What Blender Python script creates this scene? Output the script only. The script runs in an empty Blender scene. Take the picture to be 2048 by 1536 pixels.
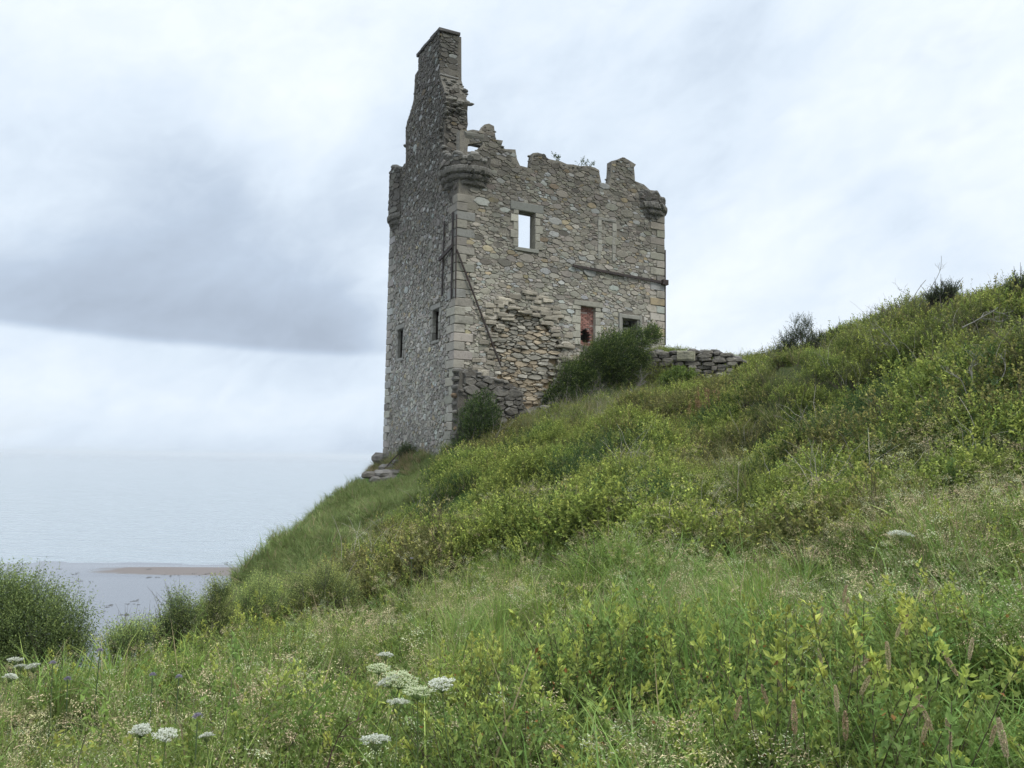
import bpy, math, random
import numpy as np
from mathutils import Vector, Matrix
from mathutils.geometry import tessellate_polygon
R_ = math.radians
rng = np.random.default_rng(11)
random.seed(11)
S = bpy.context.scene
COL = S.collection

# ------------------------------------------------------------------ camera
PITCH, ROLL, FPX = 5.35, 0.93, 1600.0          # degrees, degrees, focal length in 2048-px units
cam_d = bpy.data.cameras.new("camera")
cam_d.sensor_width = 36.0
cam_d.lens = 36.0 * FPX / 2048.0
cam_d.clip_start = 0.05
cam_d.clip_end = 60000
cam = bpy.data.objects.new("camera", cam_d)
COL.objects.link(cam)
CM = Matrix.Rotation(R_(90 + PITCH), 4, 'X') @ Matrix.Rotation(R_(ROLL), 4, 'Z')
cam.matrix_world = CM
S.camera = cam
C3 = np.array(CM.to_3x3())

# ------------------------------------------------------------------ exposure
S.view_settings.view_transform = 'Standard'
S.view_settings.look = 'None'
S.view_settings.exposure = 0.16
S.view_settings.gamma = 1.0

# ------------------------------------------------------------------ sky and sun
SUN_EL, SUN_AZ = 52.0, 128.0                     # azimuth clockwise from +Y (the view direction)
def nodes(nt):
    nt.nodes.clear()
    return nt.nodes, nt.links
def world():
    w = bpy.data.worlds.new("World"); S.world = w; w.use_nodes = True
    N, L = nodes(w.node_tree)
    out = N.new("ShaderNodeOutputWorld")
    sky = N.new("ShaderNodeTexSky"); sky.sky_type = 'NISHITA'; sky.sun_disc = False
    sky.sun_elevation = R_(SUN_EL); sky.sun_rotation = R_(SUN_AZ); sky.dust_density = 2.0
    bg1 = N.new("ShaderNodeBackground"); bg1.inputs[1].default_value = 0.13
    L.new(sky.outputs[0], bg1.inputs[0])
    tc = N.new("ShaderNodeTexCoord")
    sep = N.new("ShaderNodeSeparateXYZ"); L.new(tc.outputs["Generated"], sep.inputs[0])
    def M(op, a, b=None, c=None, clamp=False):
        n = N.new("ShaderNodeMath"); n.operation = op; n.use_clamp = clamp
        for i, v in enumerate((a, b, c)):
            if v is None: continue
            if isinstance(v, (int, float)): n.inputs[i].default_value = v
            else: L.new(v, n.inputs[i])
        return n.outputs[0]
    def SM(v, a, b):                                   # smoothstep a..b
        n = N.new("ShaderNodeMapRange"); n.interpolation_type = 'SMOOTHSTEP'
        L.new(v, n.inputs[0])
        n.inputs[1].default_value = a; n.inputs[2].default_value = b
        return n.outputs[0]
    def noise(vec, sc, det=5, rough=.5, dist=0.0):
        n = N.new("ShaderNodeTexNoise"); n.inputs["Scale"].default_value = sc
        n.inputs["Detail"].default_value = det; n.inputs["Roughness"].default_value = rough
        n.inputs["Distortion"].default_value = dist
        L.new(vec, n.inputs["Vector"]); return n.outputs["Fac"]
    el = M('MULTIPLY', M('ARCSINE', sep.outputs[2]), 57.2958)          # degrees
    az = M('MULTIPLY', M('ARCTAN2', sep.outputs[0], sep.outputs[1]), 57.2958)
    # cloud sheet coordinates: bands tilted up to the right, stretched
    cmb = N.new("ShaderNodeCombineXYZ")
    t = R_(-24)
    u = M('ADD', M('MULTIPLY', az, math.cos(t)), M('MULTIPLY', el, -math.sin(t)))
    v = M('ADD', M('MULTIPLY', az, math.sin(t)), M('MULTIPLY', el, math.cos(t)))
    L.new(M('MULTIPLY', u, .050), cmb.inputs[0]); L.new(M('MULTIPLY', v, .082), cmb.inputs[1])
    cmb.inputs[2].default_value = 4.7
    n1 = noise(cmb.outputs[0], .9, 5, .42, .5)
    n2 = noise(cmb.outputs[0], 2.4, 7, .55, .5)
    n4 = noise(cmb.outputs[0], 7.0, 7, .6, .8)
    cm2 = N.new("ShaderNodeCombineXYZ")
    L.new(M('MULTIPLY', az, .05), cm2.inputs[0]); L.new(M('MULTIPLY', el, .11), cm2.inputs[1]); cm2.inputs[2].default_value = 1.3
    n3 = noise(cm2.outputs[0], 1.0, 4, .45, .4)
    # dark flat-bottomed cloud bank low on the left
    edge = M('ADD', 6.8, M('ADD', M('MULTIPLY', M('SUBTRACT', n3, .5), 1.0), M('MULTIPLY', M('ABSOLUTE', M('ADD', az, 16.0)), .03)))
    low = SM(M('SUBTRACT', el, edge), -.10, .75)
    hi = M('SUBTRACT', 1.0, SM(M('ADD', el, M('MULTIPLY', n3, 6.0)), 9.0, 19.0))
    rt = M('SUBTRACT', 1.0, SM(M('ADD', az, M('MULTIPLY', n3, 4)), -11.5, -3.5))
    lt = SM(az, -75.0, -35.0)
    bank = M('MULTIPLY', M('MULTIPLY', low, M('POWER', hi, 1.2)), M('MULTIPLY', rt, lt), clamp=True)
    # broad soft greying on the left, white in the middle
    leftg = M('MULTIPLY', M('MULTIPLY', M('SUBTRACT', 1.0, SM(az, -22.0, -3.0)), SM(el, 6.5, 10)), M('SUBTRACT', 1.0, SM(el, 16, 30)))
    d0 = M('MULTIPLY_ADD', SM(n1, .34, .70), .34, .07)
    d1 = M('ADD', d0, M('MULTIPLY', M('SUBTRACT', n2, .5), .38))
    d1 = M('ADD', d1, M('MULTIPLY', M('SUBTRACT', n4, .5), .18))
    dens = M('ADD', M('ADD', d1, M('MULTIPLY', leftg, .20)), M('MULTIPLY', bank, .43), clamp=True)
    # low pale strip
    dens = M('ADD', dens, M('MULTIPLY', M('SUBTRACT', 1.0, SM(el, -.5, 4.0)), .26), clamp=True)
    ramp = N.new("ShaderNodeValToRGB")
    cr = ramp.color_ramp
    cr.elements[0].position = 0.0; cr.elements[0].color = (.855, .92, .985, 1)
    cr.elements[1].position = 1.0; cr.elements[1].color = (.345, .405, .50, 1)
    e = cr.elements.new(.30); e.color = (.68, .775, .885, 1)
    e = cr.elements.new(.60); e.color = (.485, .575, .70, 1)
    L.new(dens, ramp.inputs[0])
    bg2 = N.new("ShaderNodeBackground")
    L.new(ramp.outputs[0], bg2.inputs[0])
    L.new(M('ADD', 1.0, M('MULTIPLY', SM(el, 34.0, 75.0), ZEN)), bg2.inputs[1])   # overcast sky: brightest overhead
    mix = N.new("ShaderNodeMixShader")
    # small gaps of blue
    gap = SM(noise(cm2.outputs[0], 2.3, 4, .5, .2), .60, .78)
    L.new(M('SUBTRACT', 1.0, M('MULTIPLY', gap, .09)), mix.inputs[0])
    L.new(bg1.outputs[0], mix.inputs[1]); L.new(bg2.outputs[0], mix.inputs[2])
    L.new(mix.outputs[0], out.inputs[0])
HAZE = 1.8e-4
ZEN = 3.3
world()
sd = bpy.data.lights.new("sun", 'SUN'); sd.energy = 1.5; sd.angle = R_(14); sd.color = (1, .95, .88)
sun = bpy.data.objects.new("sun", sd); COL.objects.link(sun)
a, e = R_(SUN_AZ), R_(SUN_EL)
sdir = Vector((math.sin(a) * math.cos(e), math.cos(a) * math.cos(e), math.sin(e)))
sun.rotation_euler = sdir.to_track_quat('Z', 'Y').to_euler()
sun.location = (20, -20, 40)

# ------------------------------------------------------------------ helpers
def ray(px, py):
    d = C3 @ np.array([(px - 1024) / FPX, -(py - 768) / FPX, -1.0]); return d
def at(px, py, Y):                                  # photo pixel (2048 wide) at depth Y metres
    d = ray(px, py); return d * (Y / d[1])
def proj(P):                                        # world points (N,3) -> px, py
    q = np.asarray(P) @ C3
    return 1024 + FPX * q[..., 0] / -q[..., 2], 768 - FPX * q[..., 1] / -q[..., 2]

class MB:
    """collects vertices, faces, a colour per vertex and a material index per face"""
    def __init__(s): s.v = []; s.c = []; s.f = []; s.m = []; s.n = 0
    def add(s, V, F, col=(1, 1, 1), m=0):
        V = np.asarray(V, float).reshape(-1, 3)
        c = np.asarray(col, float)
        if c.ndim == 1: c = np.repeat(c[None], len(V), 0)
        s.v.append(V); s.c.append(c)
        if isinstance(F, np.ndarray): F = (F + s.n)
        else: F = [tuple(i + s.n for i in f) for f in F]
        s.f.append(F); s.m.append(m); s.n += len(V)
    def merge(s, o, M=None):
        for V, c, F, m in zip(o.v, o.c, o.f, o.m): pass
    def data(s): return np.concatenate(s.v), np.concatenate(s.c)
    def mesh(s, name, mats, origin=None, smooth=False):
        me = bpy.data.meshes.new(name)
        V, c = s.data()
        if origin is not None: V = V - np.asarray(origin)[None]
        idx, tot, mi = [], [], []
        for F, m in zip(s.f, s.m):
            if isinstance(F, np.ndarray):
                idx.append(F.ravel()); tot.append(np.full(len(F), F.shape[1])); mi.append(np.full(len(F), m))
            else:
                for f in F: idx.append(np.array(f)); 
                tot.append(np.array([len(f) for f in F])); mi.append(np.full(len(F), m))
        idx = np.concatenate(idx).astype(np.int32); tot = np.concatenate(tot).astype(np.int32); mi = np.concatenate(mi).astype(np.int32)
        me.vertices.add(len(V)); me.vertices.foreach_set("co", V.astype(np.float32).ravel())
        me.loops.add(len(idx)); me.loops.foreach_set("vertex_index", idx)
        me.polygons.add(len(tot))
        st = np.zeros(len(tot), np.int32); st[1:] = np.cumsum(tot)[:-1]
        me.polygons.foreach_set("loop_start", st); me.polygons.foreach_set("loop_total", tot)
        me.polygons.foreach_set("material_index", mi)
        me.polygons.foreach_set("use_smooth", np.full(len(tot), smooth))
        at_ = me.color_attributes.new("col", 'FLOAT_COLOR', 'POINT')
        at_.data.foreach_set("color", np.concatenate([c, np.ones((len(c), 1))], 1).astype(np.float32).ravel())
        me.update(calc_edges=True); me.validate()
        for mt in (mats if isinstance(mats, (list, tuple)) else [mats]): me.materials.append(mt)
        return me
def wpos(o):
    p = Vector((0, 0, 0))
    while o is not None: p = p + o.location; o = o.parent
    return np.array(p)
def obj(name, mb, mats, parent=None, origin=(0, 0, 0), smooth=False, local=False, **tags):
    """links the mesh builder's shape; vertices are world coordinates unless local"""
    og = None if local else (wpos(parent) if parent is not None else np.array(origin, float))
    o = bpy.data.objects.new(name, mb.mesh(name, mats, og, smooth))
    COL.objects.link(o)
    if parent is not None: o.parent = parent
    elif not local: o.location = origin
    for k, v in tags.items(): o[k] = v
    return o
def thing(name, label, cat, loc, group=None):
    o = bpy.data.objects.new(name, None); COL.objects.link(o); o.location = loc
    o.empty_display_size = .2
    o["label"] = label; o["category"] = cat; o["kind"] = "thing"
    if group: o["group"] = group
    return o
def copy_tree(o, parent=None):
    c = o.copy(); COL.objects.link(c); c.parent = parent
    for ch in list(o.children): copy_tree(ch, c)
    return c

# value noise on arrays
_tab = rng.random((64, 64, 8))
def vn(x, y, k=0):
    xi = np.floor(x).astype(int); yi = np.floor(y).astype(int); fx = x - xi; fy = y - yi
    fx = fx * fx * (3 - 2 * fx); fy = fy * fy * (3 - 2 * fy)
    T = _tab[..., k]; g = lambda i, j: T[(xi + i) % 64, (yi + j) % 64]
    return (g(0, 0) * (1 - fx) + g(1, 0) * fx) * (1 - fy) + (g(0, 1) * (1 - fx) + g(1, 1) * fx) * fy
def fbm(x, y, k=0, o=4):
    s = 0; a = .5
    for i in range(o): s = s + a * vn(x * 2 ** i + 7.3 * i, y * 2 ** i + 3.1 * i, (k + i) % 8); a *= .5
    return s

# ------------------------------------------------------------------ materials
def mat(name, base=(.5, .5, .5), rough=.8, attr=True, noise=None, bump=None, transl=0.0, rand=0.0, metal=0.0, spec=.3, island=None):
    m = bpy.data.materials.new(name); m.use_nodes = True
    N, L = nodes(m.node_tree)
    out = N.new("ShaderNodeOutputMaterial"); b = N.new("ShaderNodeBsdfPrincipled")
    b.inputs["Roughness"].default_value = rough; b.inputs["Metallic"].default_value = metal
    b.inputs["Specular IOR Level"].default_value = spec
    src = N.new("ShaderNodeRGB"); src.outputs[0].default_value = (*base, 1); c = src.outputs[0]
    if attr:
        at_ = N.new("ShaderNodeAttribute"); at_.attribute_name = "col"
        mx = N.new("ShaderNodeMix"); mx.data_type = 'RGBA'; mx.blend_type = 'MULTIPLY'; mx.inputs[0].default_value = 1
        L.new(c, mx.inputs[6]); L.new(at_.outputs["Color"], mx.inputs[7]); c = mx.outputs[2]
    tc = N.new("ShaderNodeTexCoord")
    for nz in (noise or []):                     # (scale, contrast, tint colour, lo, hi[, vec scale])
        n = N.new("ShaderNodeTexNoise"); n.inputs["Scale"].default_value = nz[0]; n.inputs["Detail"].default_value = 6
        n.inputs["Roughness"].default_value = .6
        L.new(tc.outputs["Object"], n.inputs["Vector"])
        mr = N.new("ShaderNodeMapRange"); mr.interpolation_type = 'SMOOTHSTEP'
        mr.inputs[1].default_value = nz[3]; mr.inputs[2].default_value = nz[4]; mr.inputs[4].default_value = nz[1]
        L.new(n.outputs["Fac"], mr.inputs[0])
        mx = N.new("ShaderNodeMix"); mx.data_type = 'RGBA'
        L.new(mr.outputs[0], mx.inputs[0]); L.new(c, mx.inputs[6]); mx.inputs[7].default_value = (*nz[2], 1); c = mx.outputs[2]
    if rand:
        oi = N.new("ShaderNodeObjectInfo"); hs = N.new("ShaderNodeHueSaturation")
        mr = N.new("ShaderNodeMapRange"); mr.inputs[3].default_value = 1 - rand; mr.inputs[4].default_value = 1 + rand
        L.new(oi.outputs["Random"], mr.inputs[0]); L.new(mr.outputs[0], hs.inputs["Value"])
        mr2 = N.new("ShaderNodeMapRange"); mr2.inputs[3].default_value = .5 + .035 * rand; mr2.inputs[4].default_value = .5 - .07 * rand
        ml = N.new("ShaderNodeMath"); ml.operation = 'MULTIPLY'; ml.inputs[1].default_value = 7.3
        fr = N.new("ShaderNodeMath"); fr.operation = 'FRACT'
        L.new(oi.outputs["Random"], ml.inputs[0]); L.new(ml.outputs[0], fr.inputs[0]); L.new(fr.outputs[0], mr2.inputs[0]); L.new(mr2.outputs[0], hs.inputs["Hue"])
        L.new(c, hs.inputs["Color"]); c = hs.outputs[0]
    L.new(c, b.inputs["Base Color"])
    if bump:
        last = None
        for sc, st, dist in bump:
            n = N.new("ShaderNodeTexNoise"); n.inputs["Scale"].default_value = sc; n.inputs["Detail"].default_value = 8; n.inputs["Roughness"].default_value = .65
            L.new(tc.outputs["Object"], n.inputs["Vector"])
            bp = N.new("ShaderNodeBump"); bp.inputs["Strength"].default_value = st; bp.inputs["Distance"].default_value = dist
            L.new(n.outputs["Fac"], bp.inputs["Height"])
            if last: L.new(last, bp.inputs["Normal"])
            last = bp.outputs[0]
        L.new(last, b.inputs["Normal"])
    if transl:
        t = N.new("ShaderNodeBsdfTranslucent"); L.new(c, t.inputs[0])
        mx = N.new("ShaderNodeMixShader"); mx.inputs[0].default_value = transl
        L.new(b.outputs[0], mx.inputs[1]); L.new(t.outputs[0], mx.inputs[2]); L.new(mx.outputs[0], out.inputs[0])
    else: L.new(b.outputs[0], out.inputs[0])
    return m
M_stone = mat("stone", (1, 1, 1), .92, noise=[(9, .30, (.12, .11, .095), .52, .66), (17, .45, (.42, .41, .37), .66, .74), (1.6, .5, (.13, .12, .10), .48, .70)], bump=[(14, .5, .03), (60, .4, .01)], spec=.15)
M_mortar = mat("mortar", (1, 1, 1), .95, noise=[(3, .5, (.11, .10, .09), .45, .65), (25, .4, (.07, .065, .06), .55, .7)], bump=[(18, .9, .05)], spec=.1)
M_ashlar = mat("dressed stone", (1, 1, 1), .9, noise=[(5, .4, (.13, .125, .11), .48, .68)], bump=[(20, .4, .02)], spec=.15)
M_brick = mat("brick", (1, 1, 1), .9, noise=[(12, .3, (.25, .12, .09), .5, .7)], bump=[(30, .4, .01)], spec=.15)
M_iron = mat("rusty iron", (.040, .032, .028), .75, attr=False, noise=[(14, .6, (.075, .042, .032), .5, .65)], bump=[(60, .4, .004)], spec=.3)
M_rock = mat("rock", (1, 1, 1), .92, noise=[(2.5, .5, (.09, .085, .08), .45, .65), (9, .45, (.24, .23, .21), .62, .74)], bump=[(5, .8, .12), (22, .5, .03)], spec=.15)
M_leaf = mat("leaf", (1, 1, 1), .6, transl=.40, rand=.24, spec=.12)
M_grass = mat("grass blade", (1, 1, 1), .6, transl=.40, rand=.2, spec=.12)
M_dry = mat("dry stem", (1, 1, 1), .8, transl=.15, rand=.15, spec=.15)
M_twig = mat("twig bark", (1, 1, 1), .9, noise=[(30, .4, (.05, .042, .035), .5, .65)], spec=.1)
M_flower = mat("flower", (1, 1, 1), .8, transl=.3, rand=.08, spec=.1)
# ------------------------------------------------------------------ ground
CAM_SEA = 20.0
CP = [  # photo pixel, depth, vegetation height to take off  -> canopy points turned into ground points
 (1024,1536,3.0,.62),(1024,1300,5.0,.6),(1024,1140,8.6,.5),(1024,1000,14,.6),(1024,900,22,.5),(1010,850,30,.5),
 (1500,1536,2.7,.62),(1500,1300,4.6,.6),(1500,1110,7.5,.55),(1500,1000,10.5,.6),(1500,870,16,.6),(1500,780,25,.6),(1450,752,33,.75),(1360,775,33.5,.5),
 (2048,1536,2.5,.6),(2048,1250,4.1,.6),(2048,1000,6.2,.55),(2048,850,9,.6),(2048,700,12.5,.7),(2048,596,16,.95),
 (1800,1536,2.6,.62),(1800,1250,4.4,.6),(1800,1070,6.6,.5),(1800,900,10,.6),(1800,750,15,.7),(1800,625,20,.7),
 (1650,680,24,.7),(1560,712,29,.5),(1250,1536,2.8,.62),(1250,1200,6.5,.5),(1250,1030,12,.6),(1250,880,20,.5),(1250,800,29,.4),(1200,800,31,.3),
 (700,1536,3.3,.6),(700,1350,5.2,.6),(700,1230,8.2,.6),(800,1130,12,.6),(850,1060,16.5,.5),(880,1000,21,.45),(930,925,27,.45),(990,865,30.5,.3),
 (300,1536,3.5,.55),(330,1400,5.4,.55),(330,1300,7.6,.5),(0,1536,3.6,.55),(40,1400,5.6,.5),(560,1230,9.0,.7),
 (520,1165,13,.55),(640,1120,15,.3),(700,1050,20,.2),(780,1000,25,.2),(860,960,30,.15),(740,966,31.5,.15),(650,1030,24,.2),(570,1090,18.5,.25),
 (903,900,31.5,.0),(850,962,32.0,.0),(780,963,33.4,.0),(850,903,34.4,.0),(780,918,38.4,.0),(730,968,35.5,.0),
]
pts = []
for px, py, d, h in CP:
    p = at(px, py, d); pts.append((p[0], p[1], p[2] - h))
EXT = [(0, 0, -1.75), (3, -4, -1.4), (-4, -6, -2.1), (12, -3, 1.2), (12, 6, 2.0), (25, 0, 4.2), (25, 20, 4.9), (30, 45, 4.6), (14, 45, 4.3), (45, 20, 5.2), (60, 60, 4.5), (0, -30, -1.0), (40, -30, 4),
       (5, 48, 3.0), (-3, 45, .5), (9, 38, 4.6), (6.9, 36.0, 4.7), (2.5, 33.8, 2.3), (.2, 32.7, 1.1), (14, 32, 4.5), (10.5, 30, 3.6), (100, 20, 6), (100, 80, 4.5), (60, -60, 4), (-10, -60, -2)]
pts = np.array(pts + EXT)
def tps_fit(P, lam=.02):
    n = len(P); d2 = ((P[:, None, :2] - P[None, :, :2]) ** 2).sum(-1)
    K = np.where(d2 > 0, .5 * d2 * np.log(d2 + 1e-12), 0)
    A = np.zeros((n + 3, n + 3)); A[:n, :n] = K + lam * np.eye(n); A[:n, n:] = np.c_[np.ones(n), P[:, :2]]; A[n:, :n] = A[:n, n:].T
    return np.linalg.solve(A, np.r_[P[:, 2], 0, 0, 0])
W_ = tps_fit(pts)
EDGE = np.array([(-9, -200), (-7, -40), (-5.2, -5), (-4.5, 4), (-3.9, 8), (-4.0, 13.5), (-4.7, 19), (-5.5, 24.5), (-5.9, 31), (-6.0, 35), (-6.3, 39), (-6.4, 41.5), (-4.5, 46), (3, 52), (20, 66), (60, 82), (400, 90)], float)
def edge_sd(x, y):                                  # signed distance, positive seaward
    best = np.full(x.shape, 1e9); sg = np.zeros(x.shape)
    for (ax, ay), (bx, by) in zip(EDGE[:-1], EDGE[1:]):
        dx, dy = bx - ax, by - ay; t = np.clip(((x - ax) * dx + (y - ay) * dy) / (dx * dx + dy * dy), 0, 1)
        qx, qy = x - (ax + t * dx), y - (ay + t * dy); d = np.hypot(qx, qy)
        cr = dx * (y - ay) - dy * (x - ax)
        u = d < best; best = np.where(u, d, best); sg = np.where(u, np.sign(cr), sg)
    return best * sg
def ground_z(x, y, bumps=True):
    x = np.asarray(x, float); y = np.asarray(y, float); sh = x.shape; x = x.ravel(); y = y.ravel()
    z = np.zeros(len(x))
    for i in range(0, len(x), 20000):
        s = slice(i, i + 20000)
        d2 = (x[s, None] - pts[None, :, 0]) ** 2 + (y[s, None] - pts[None, :, 1]) ** 2
        z[s] = (.5 * d2 * np.log(d2 + 1e-12)) @ W_[:-3] + W_[-3] + W_[-2] * x[s] + W_[-1] * y[s]
    far = np.clip((np.hypot(x - 15, y - 20) - 60) / 60, 0, 1)
    z = z * (1 - far) + 4.5 * far
    z = np.clip(z, -8, 7)
    s = edge_sd(x, y)
    if bumps:
        r = np.clip((y - 7.5) / 4, 0, 1) * np.clip((31 - np.hypot(x, y)) / 5, 0, 1)
        z = z + ((fbm(x * .42, y * .30, 2, 3) - .45) * 1.9 + (fbm(x * 1.0, y * .8, 7, 2) - .37) * 1.1) * r + (fbm(x * .9, y * .9, 3, 2) - .37) * .55 * np.clip((y - 2) / 2, 0, 1) * (1 - r) + (fbm(x * 1.7, y * 1.7, 5, 2) - .35) * .25
        s = s + (fbm(x * .3, y * .3, 1) - .5) * .8
    sp = np.maximum(s, 0)
    z = z - 1.25 * (np.sqrt(sp ** 2 + 1.0) - 1.0)
    return np.maximum(z, -21.5).reshape(sh)
def axis(lo, hi, c0, c1, fine, grow=1.12):
    a = list(np.arange(c0, c1, fine)); st = fine
    while a[-1] < hi: st *= grow; a.append(a[-1] + st)
    st = fine
    while a[0] > lo: st *= grow; a.insert(0, a[0] - st)
    return np.array(a)
def grid_mesh(xs, ys, zf, colf):
    X, Y = np.meshgrid(xs, ys, indexing='ij'); Z = zf(X, Y)
    V = np.stack([X, Y, Z], -1).reshape(-1, 3); n, m = X.shape
    i, j = np.meshgrid(np.arange(n - 1), np.arange(m - 1), indexing='ij'); k = (i * m + j).ravel()
    F = np.stack([k, k + m, k + m + 1, k + 1], 1)
    mb = MB(); mb.add(V, F, colf(X.ravel(), Y.ravel(), Z.ravel())); return mb
M_soil = mat("hillside soil", (1, 1, 1), 1.0, noise=[(.9, .6, (.035, .05, .016), .4, .6), (7, .6, (.09, .11, .035), .5, .65)], bump=[(6, 1, .15)], spec=.05)
def soil_col(x, y, z):
    c = np.tile([.055, .065, .025], (len(x), 1))
    g = (edge_sd(x, y) > -5) & (y > 14)
    c[g] = (.07, .12, .03)
    return c
hx = axis(-60, 320, -9, 16, .3); hy = axis(-200, 88, 0, 42, .3)
hx = hx[hx < 330]; hy = hy[(hy > -210) & (hy < 110)]
hill = obj("hillside", grid_mesh(hx, hy, ground_z, soil_col), M_soil, kind="structure", smooth=True)

def beach_z(x, y):
    shore = 151 + 7 * (fbm(x * .018, x * 0 + .5, 3) - .45) + .03 * (x + 60)
    z = -CAM_SEA + .0015 * (shore - y) * np.where(y < shore, .35, 5)
    bar = np.exp(-(((x + 36) / 37) ** 4 + ((y - 138.5 + 2.5 * (fbm(x * .06, x * 0, 6) - .5)) / 5.6) ** 4))
    z = z + .22 * bar + .012 * (fbm(x * .25, y * .5, 4) - .5)
    return np.maximum(z, -28)
bx = axis(-14000, 14000, -140, 40, 2.0, 1.25); by = axis(-9000, 15000, 60, 165, 1.2, 1.25)
def sand_mat():
    m = bpy.data.materials.new("wet sand"); m.use_nodes = True; N, L = nodes(m.node_tree)
    out = N.new("ShaderNodeOutputMaterial"); b = N.new("ShaderNodeBsdfPrincipled"); L.new(b.outputs[0], out.inputs[0])
    at_ = N.new("ShaderNodeAttribute"); at_.attribute_name = "col"
    sp = N.new("ShaderNodeSeparateColor"); L.new(at_.outputs["Color"], sp.inputs[0])
    tc = N.new("ShaderNodeTexCoord"); n = N.new("ShaderNodeTexNoise"); n.inputs["Scale"].default_value = .35; n.inputs["Detail"].default_value = 7
    L.new(tc.outputs["Object"], n.inputs["Vector"])
    ad = N.new("ShaderNodeMath"); ad.operation = 'MULTIPLY_ADD'; L.new(n.outputs["Fac"], ad.inputs[0]); ad.inputs[1].default_value = .5
    ad2 = N.new("ShaderNodeMath"); ad2.operation = 'SUBTRACT'; L.new(sp.outputs[0], ad2.inputs[0]); ad2.inputs[1].default_value = .25
    L.new(ad2.outputs[0], ad.inputs[2])
    mr = N.new("ShaderNodeMapRange"); mr.interpolation_type = 'SMOOTHSTEP'; mr.inputs[1].default_value = .25; mr.inputs[2].default_value = .75; L.new(ad.outputs[0], mr.inputs[0])
    mx = N.new("ShaderNodeMix"); mx.data_type = 'RGBA'; L.new(mr.outputs[0], mx.inputs[0])
    mx.inputs[6].default_value = (.15, .155, .165, 1); mx.inputs[7].default_value = (.135, .114, .101, 1); L.new(mx.outputs[2], b.inputs["Base Color"])
    rr = N.new("ShaderNodeMapRange"); rr.inputs[3].default_value = .22; rr.inputs[4].default_value = .8; L.new(mr.outputs[0], rr.inputs[0]); L.new(rr.outputs[0], b.inputs["Roughness"])
    b.inputs["IOR"].default_value = 1.33
    n2 = N.new("ShaderNodeTexNoise"); n2.inputs["Scale"].default_value = 2.2; n2.inputs["Detail"].default_value = 4
    mp = N.new("ShaderNodeMapping"); mp.inputs["Scale"].default_value = (.5, 1.6, 1); L.new(tc.outputs["Object"], mp.inputs[0]); L.new(mp.outputs[0], n2.inputs["Vector"])
    bp = N.new("ShaderNodeBump"); bp.inputs["Distance"].default_value = .02; bp.inputs["Strength"].default_value = .25; L.new(n2.outputs["Fac"], bp.inputs["Height"]); L.new(bp.outputs[0], b.inputs["Normal"])
    return m
def beach_col(x, y, z):
    bar = np.clip((z + 19.93) / .11, 0, 1)
    return np.stack([bar, bar, bar], 1)
obj("beach", grid_mesh(bx, by, beach_z, beach_col), sand_mat(), kind="structure", smooth=True)
def sea_mat():
    m = bpy.data.materials.new("sea water"); m.use_nodes = True; N, L = nodes(m.node_tree)
    out = N.new("ShaderNodeOutputMaterial"); b = N.new("ShaderNodeBsdfPrincipled"); L.new(b.outputs[0], out.inputs[0])
    tc = N.new("ShaderNodeTexCoord")
    b.inputs["Base Color"].default_value = (.24, .27, .285, 1); b.inputs["Roughness"].default_value = .07; b.inputs["IOR"].default_value = 1.33
    last = None
    for sx, sy, rot, st, ds, det in ((.035, .30, 4, 1.0, 2.0, 3), (.08, .7, -5, 1.0, .8, 3), (.012, .05, 3, .5, .5, 2), (.3, 1.6, 6, .8, .12, 3)):
        mp = N.new("ShaderNodeMapping"); mp.inputs["Scale"].default_value = (sx, sy, 1); mp.inputs["Rotation"].default_value = (0, 0, R_(rot))
        L.new(tc.outputs["Object"], mp.inputs[0])
        n = N.new("ShaderNodeTexNoise"); n.inputs["Scale"].default_value = 1; n.inputs["Detail"].default_value = det; n.inputs["Distortion"].default_value = .4
        L.new(mp.outputs[0], n.inputs["Vector"])
        bp = N.new("ShaderNodeBump"); bp.inputs["Strength"].default_value = st; bp.inputs["Distance"].default_value = ds; L.new(n.outputs["Fac"], bp.inputs["Height"])
        if last: L.new(last, bp.inputs["Normal"])
        last = bp.outputs[0]
    L.new(last, b.inputs["Normal"])
    return m
mb = MB(); wx = axis(-14000, 14000, -200, 200, 60, 1.4); wy = np.r_[122, 150, 200, 300, 600, 1200, 2500, 5000, 9000, 14500]
X, Y = np.meshgrid(wx, wy, indexing='ij'); V = np.stack([X, Y, X * 0 - CAM_SEA], -1).reshape(-1, 3); m_ = len(wy)
i, j = np.meshgrid(np.arange(len(wx) - 1), np.arange(m_ - 1), indexing='ij'); k = (i * m_ + j).ravel()
mb.add(V, np.stack([k, k + m_, k + m_ + 1, k + 1], 1)); obj("sea", mb, sea_mat(), kind="structure")
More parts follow.
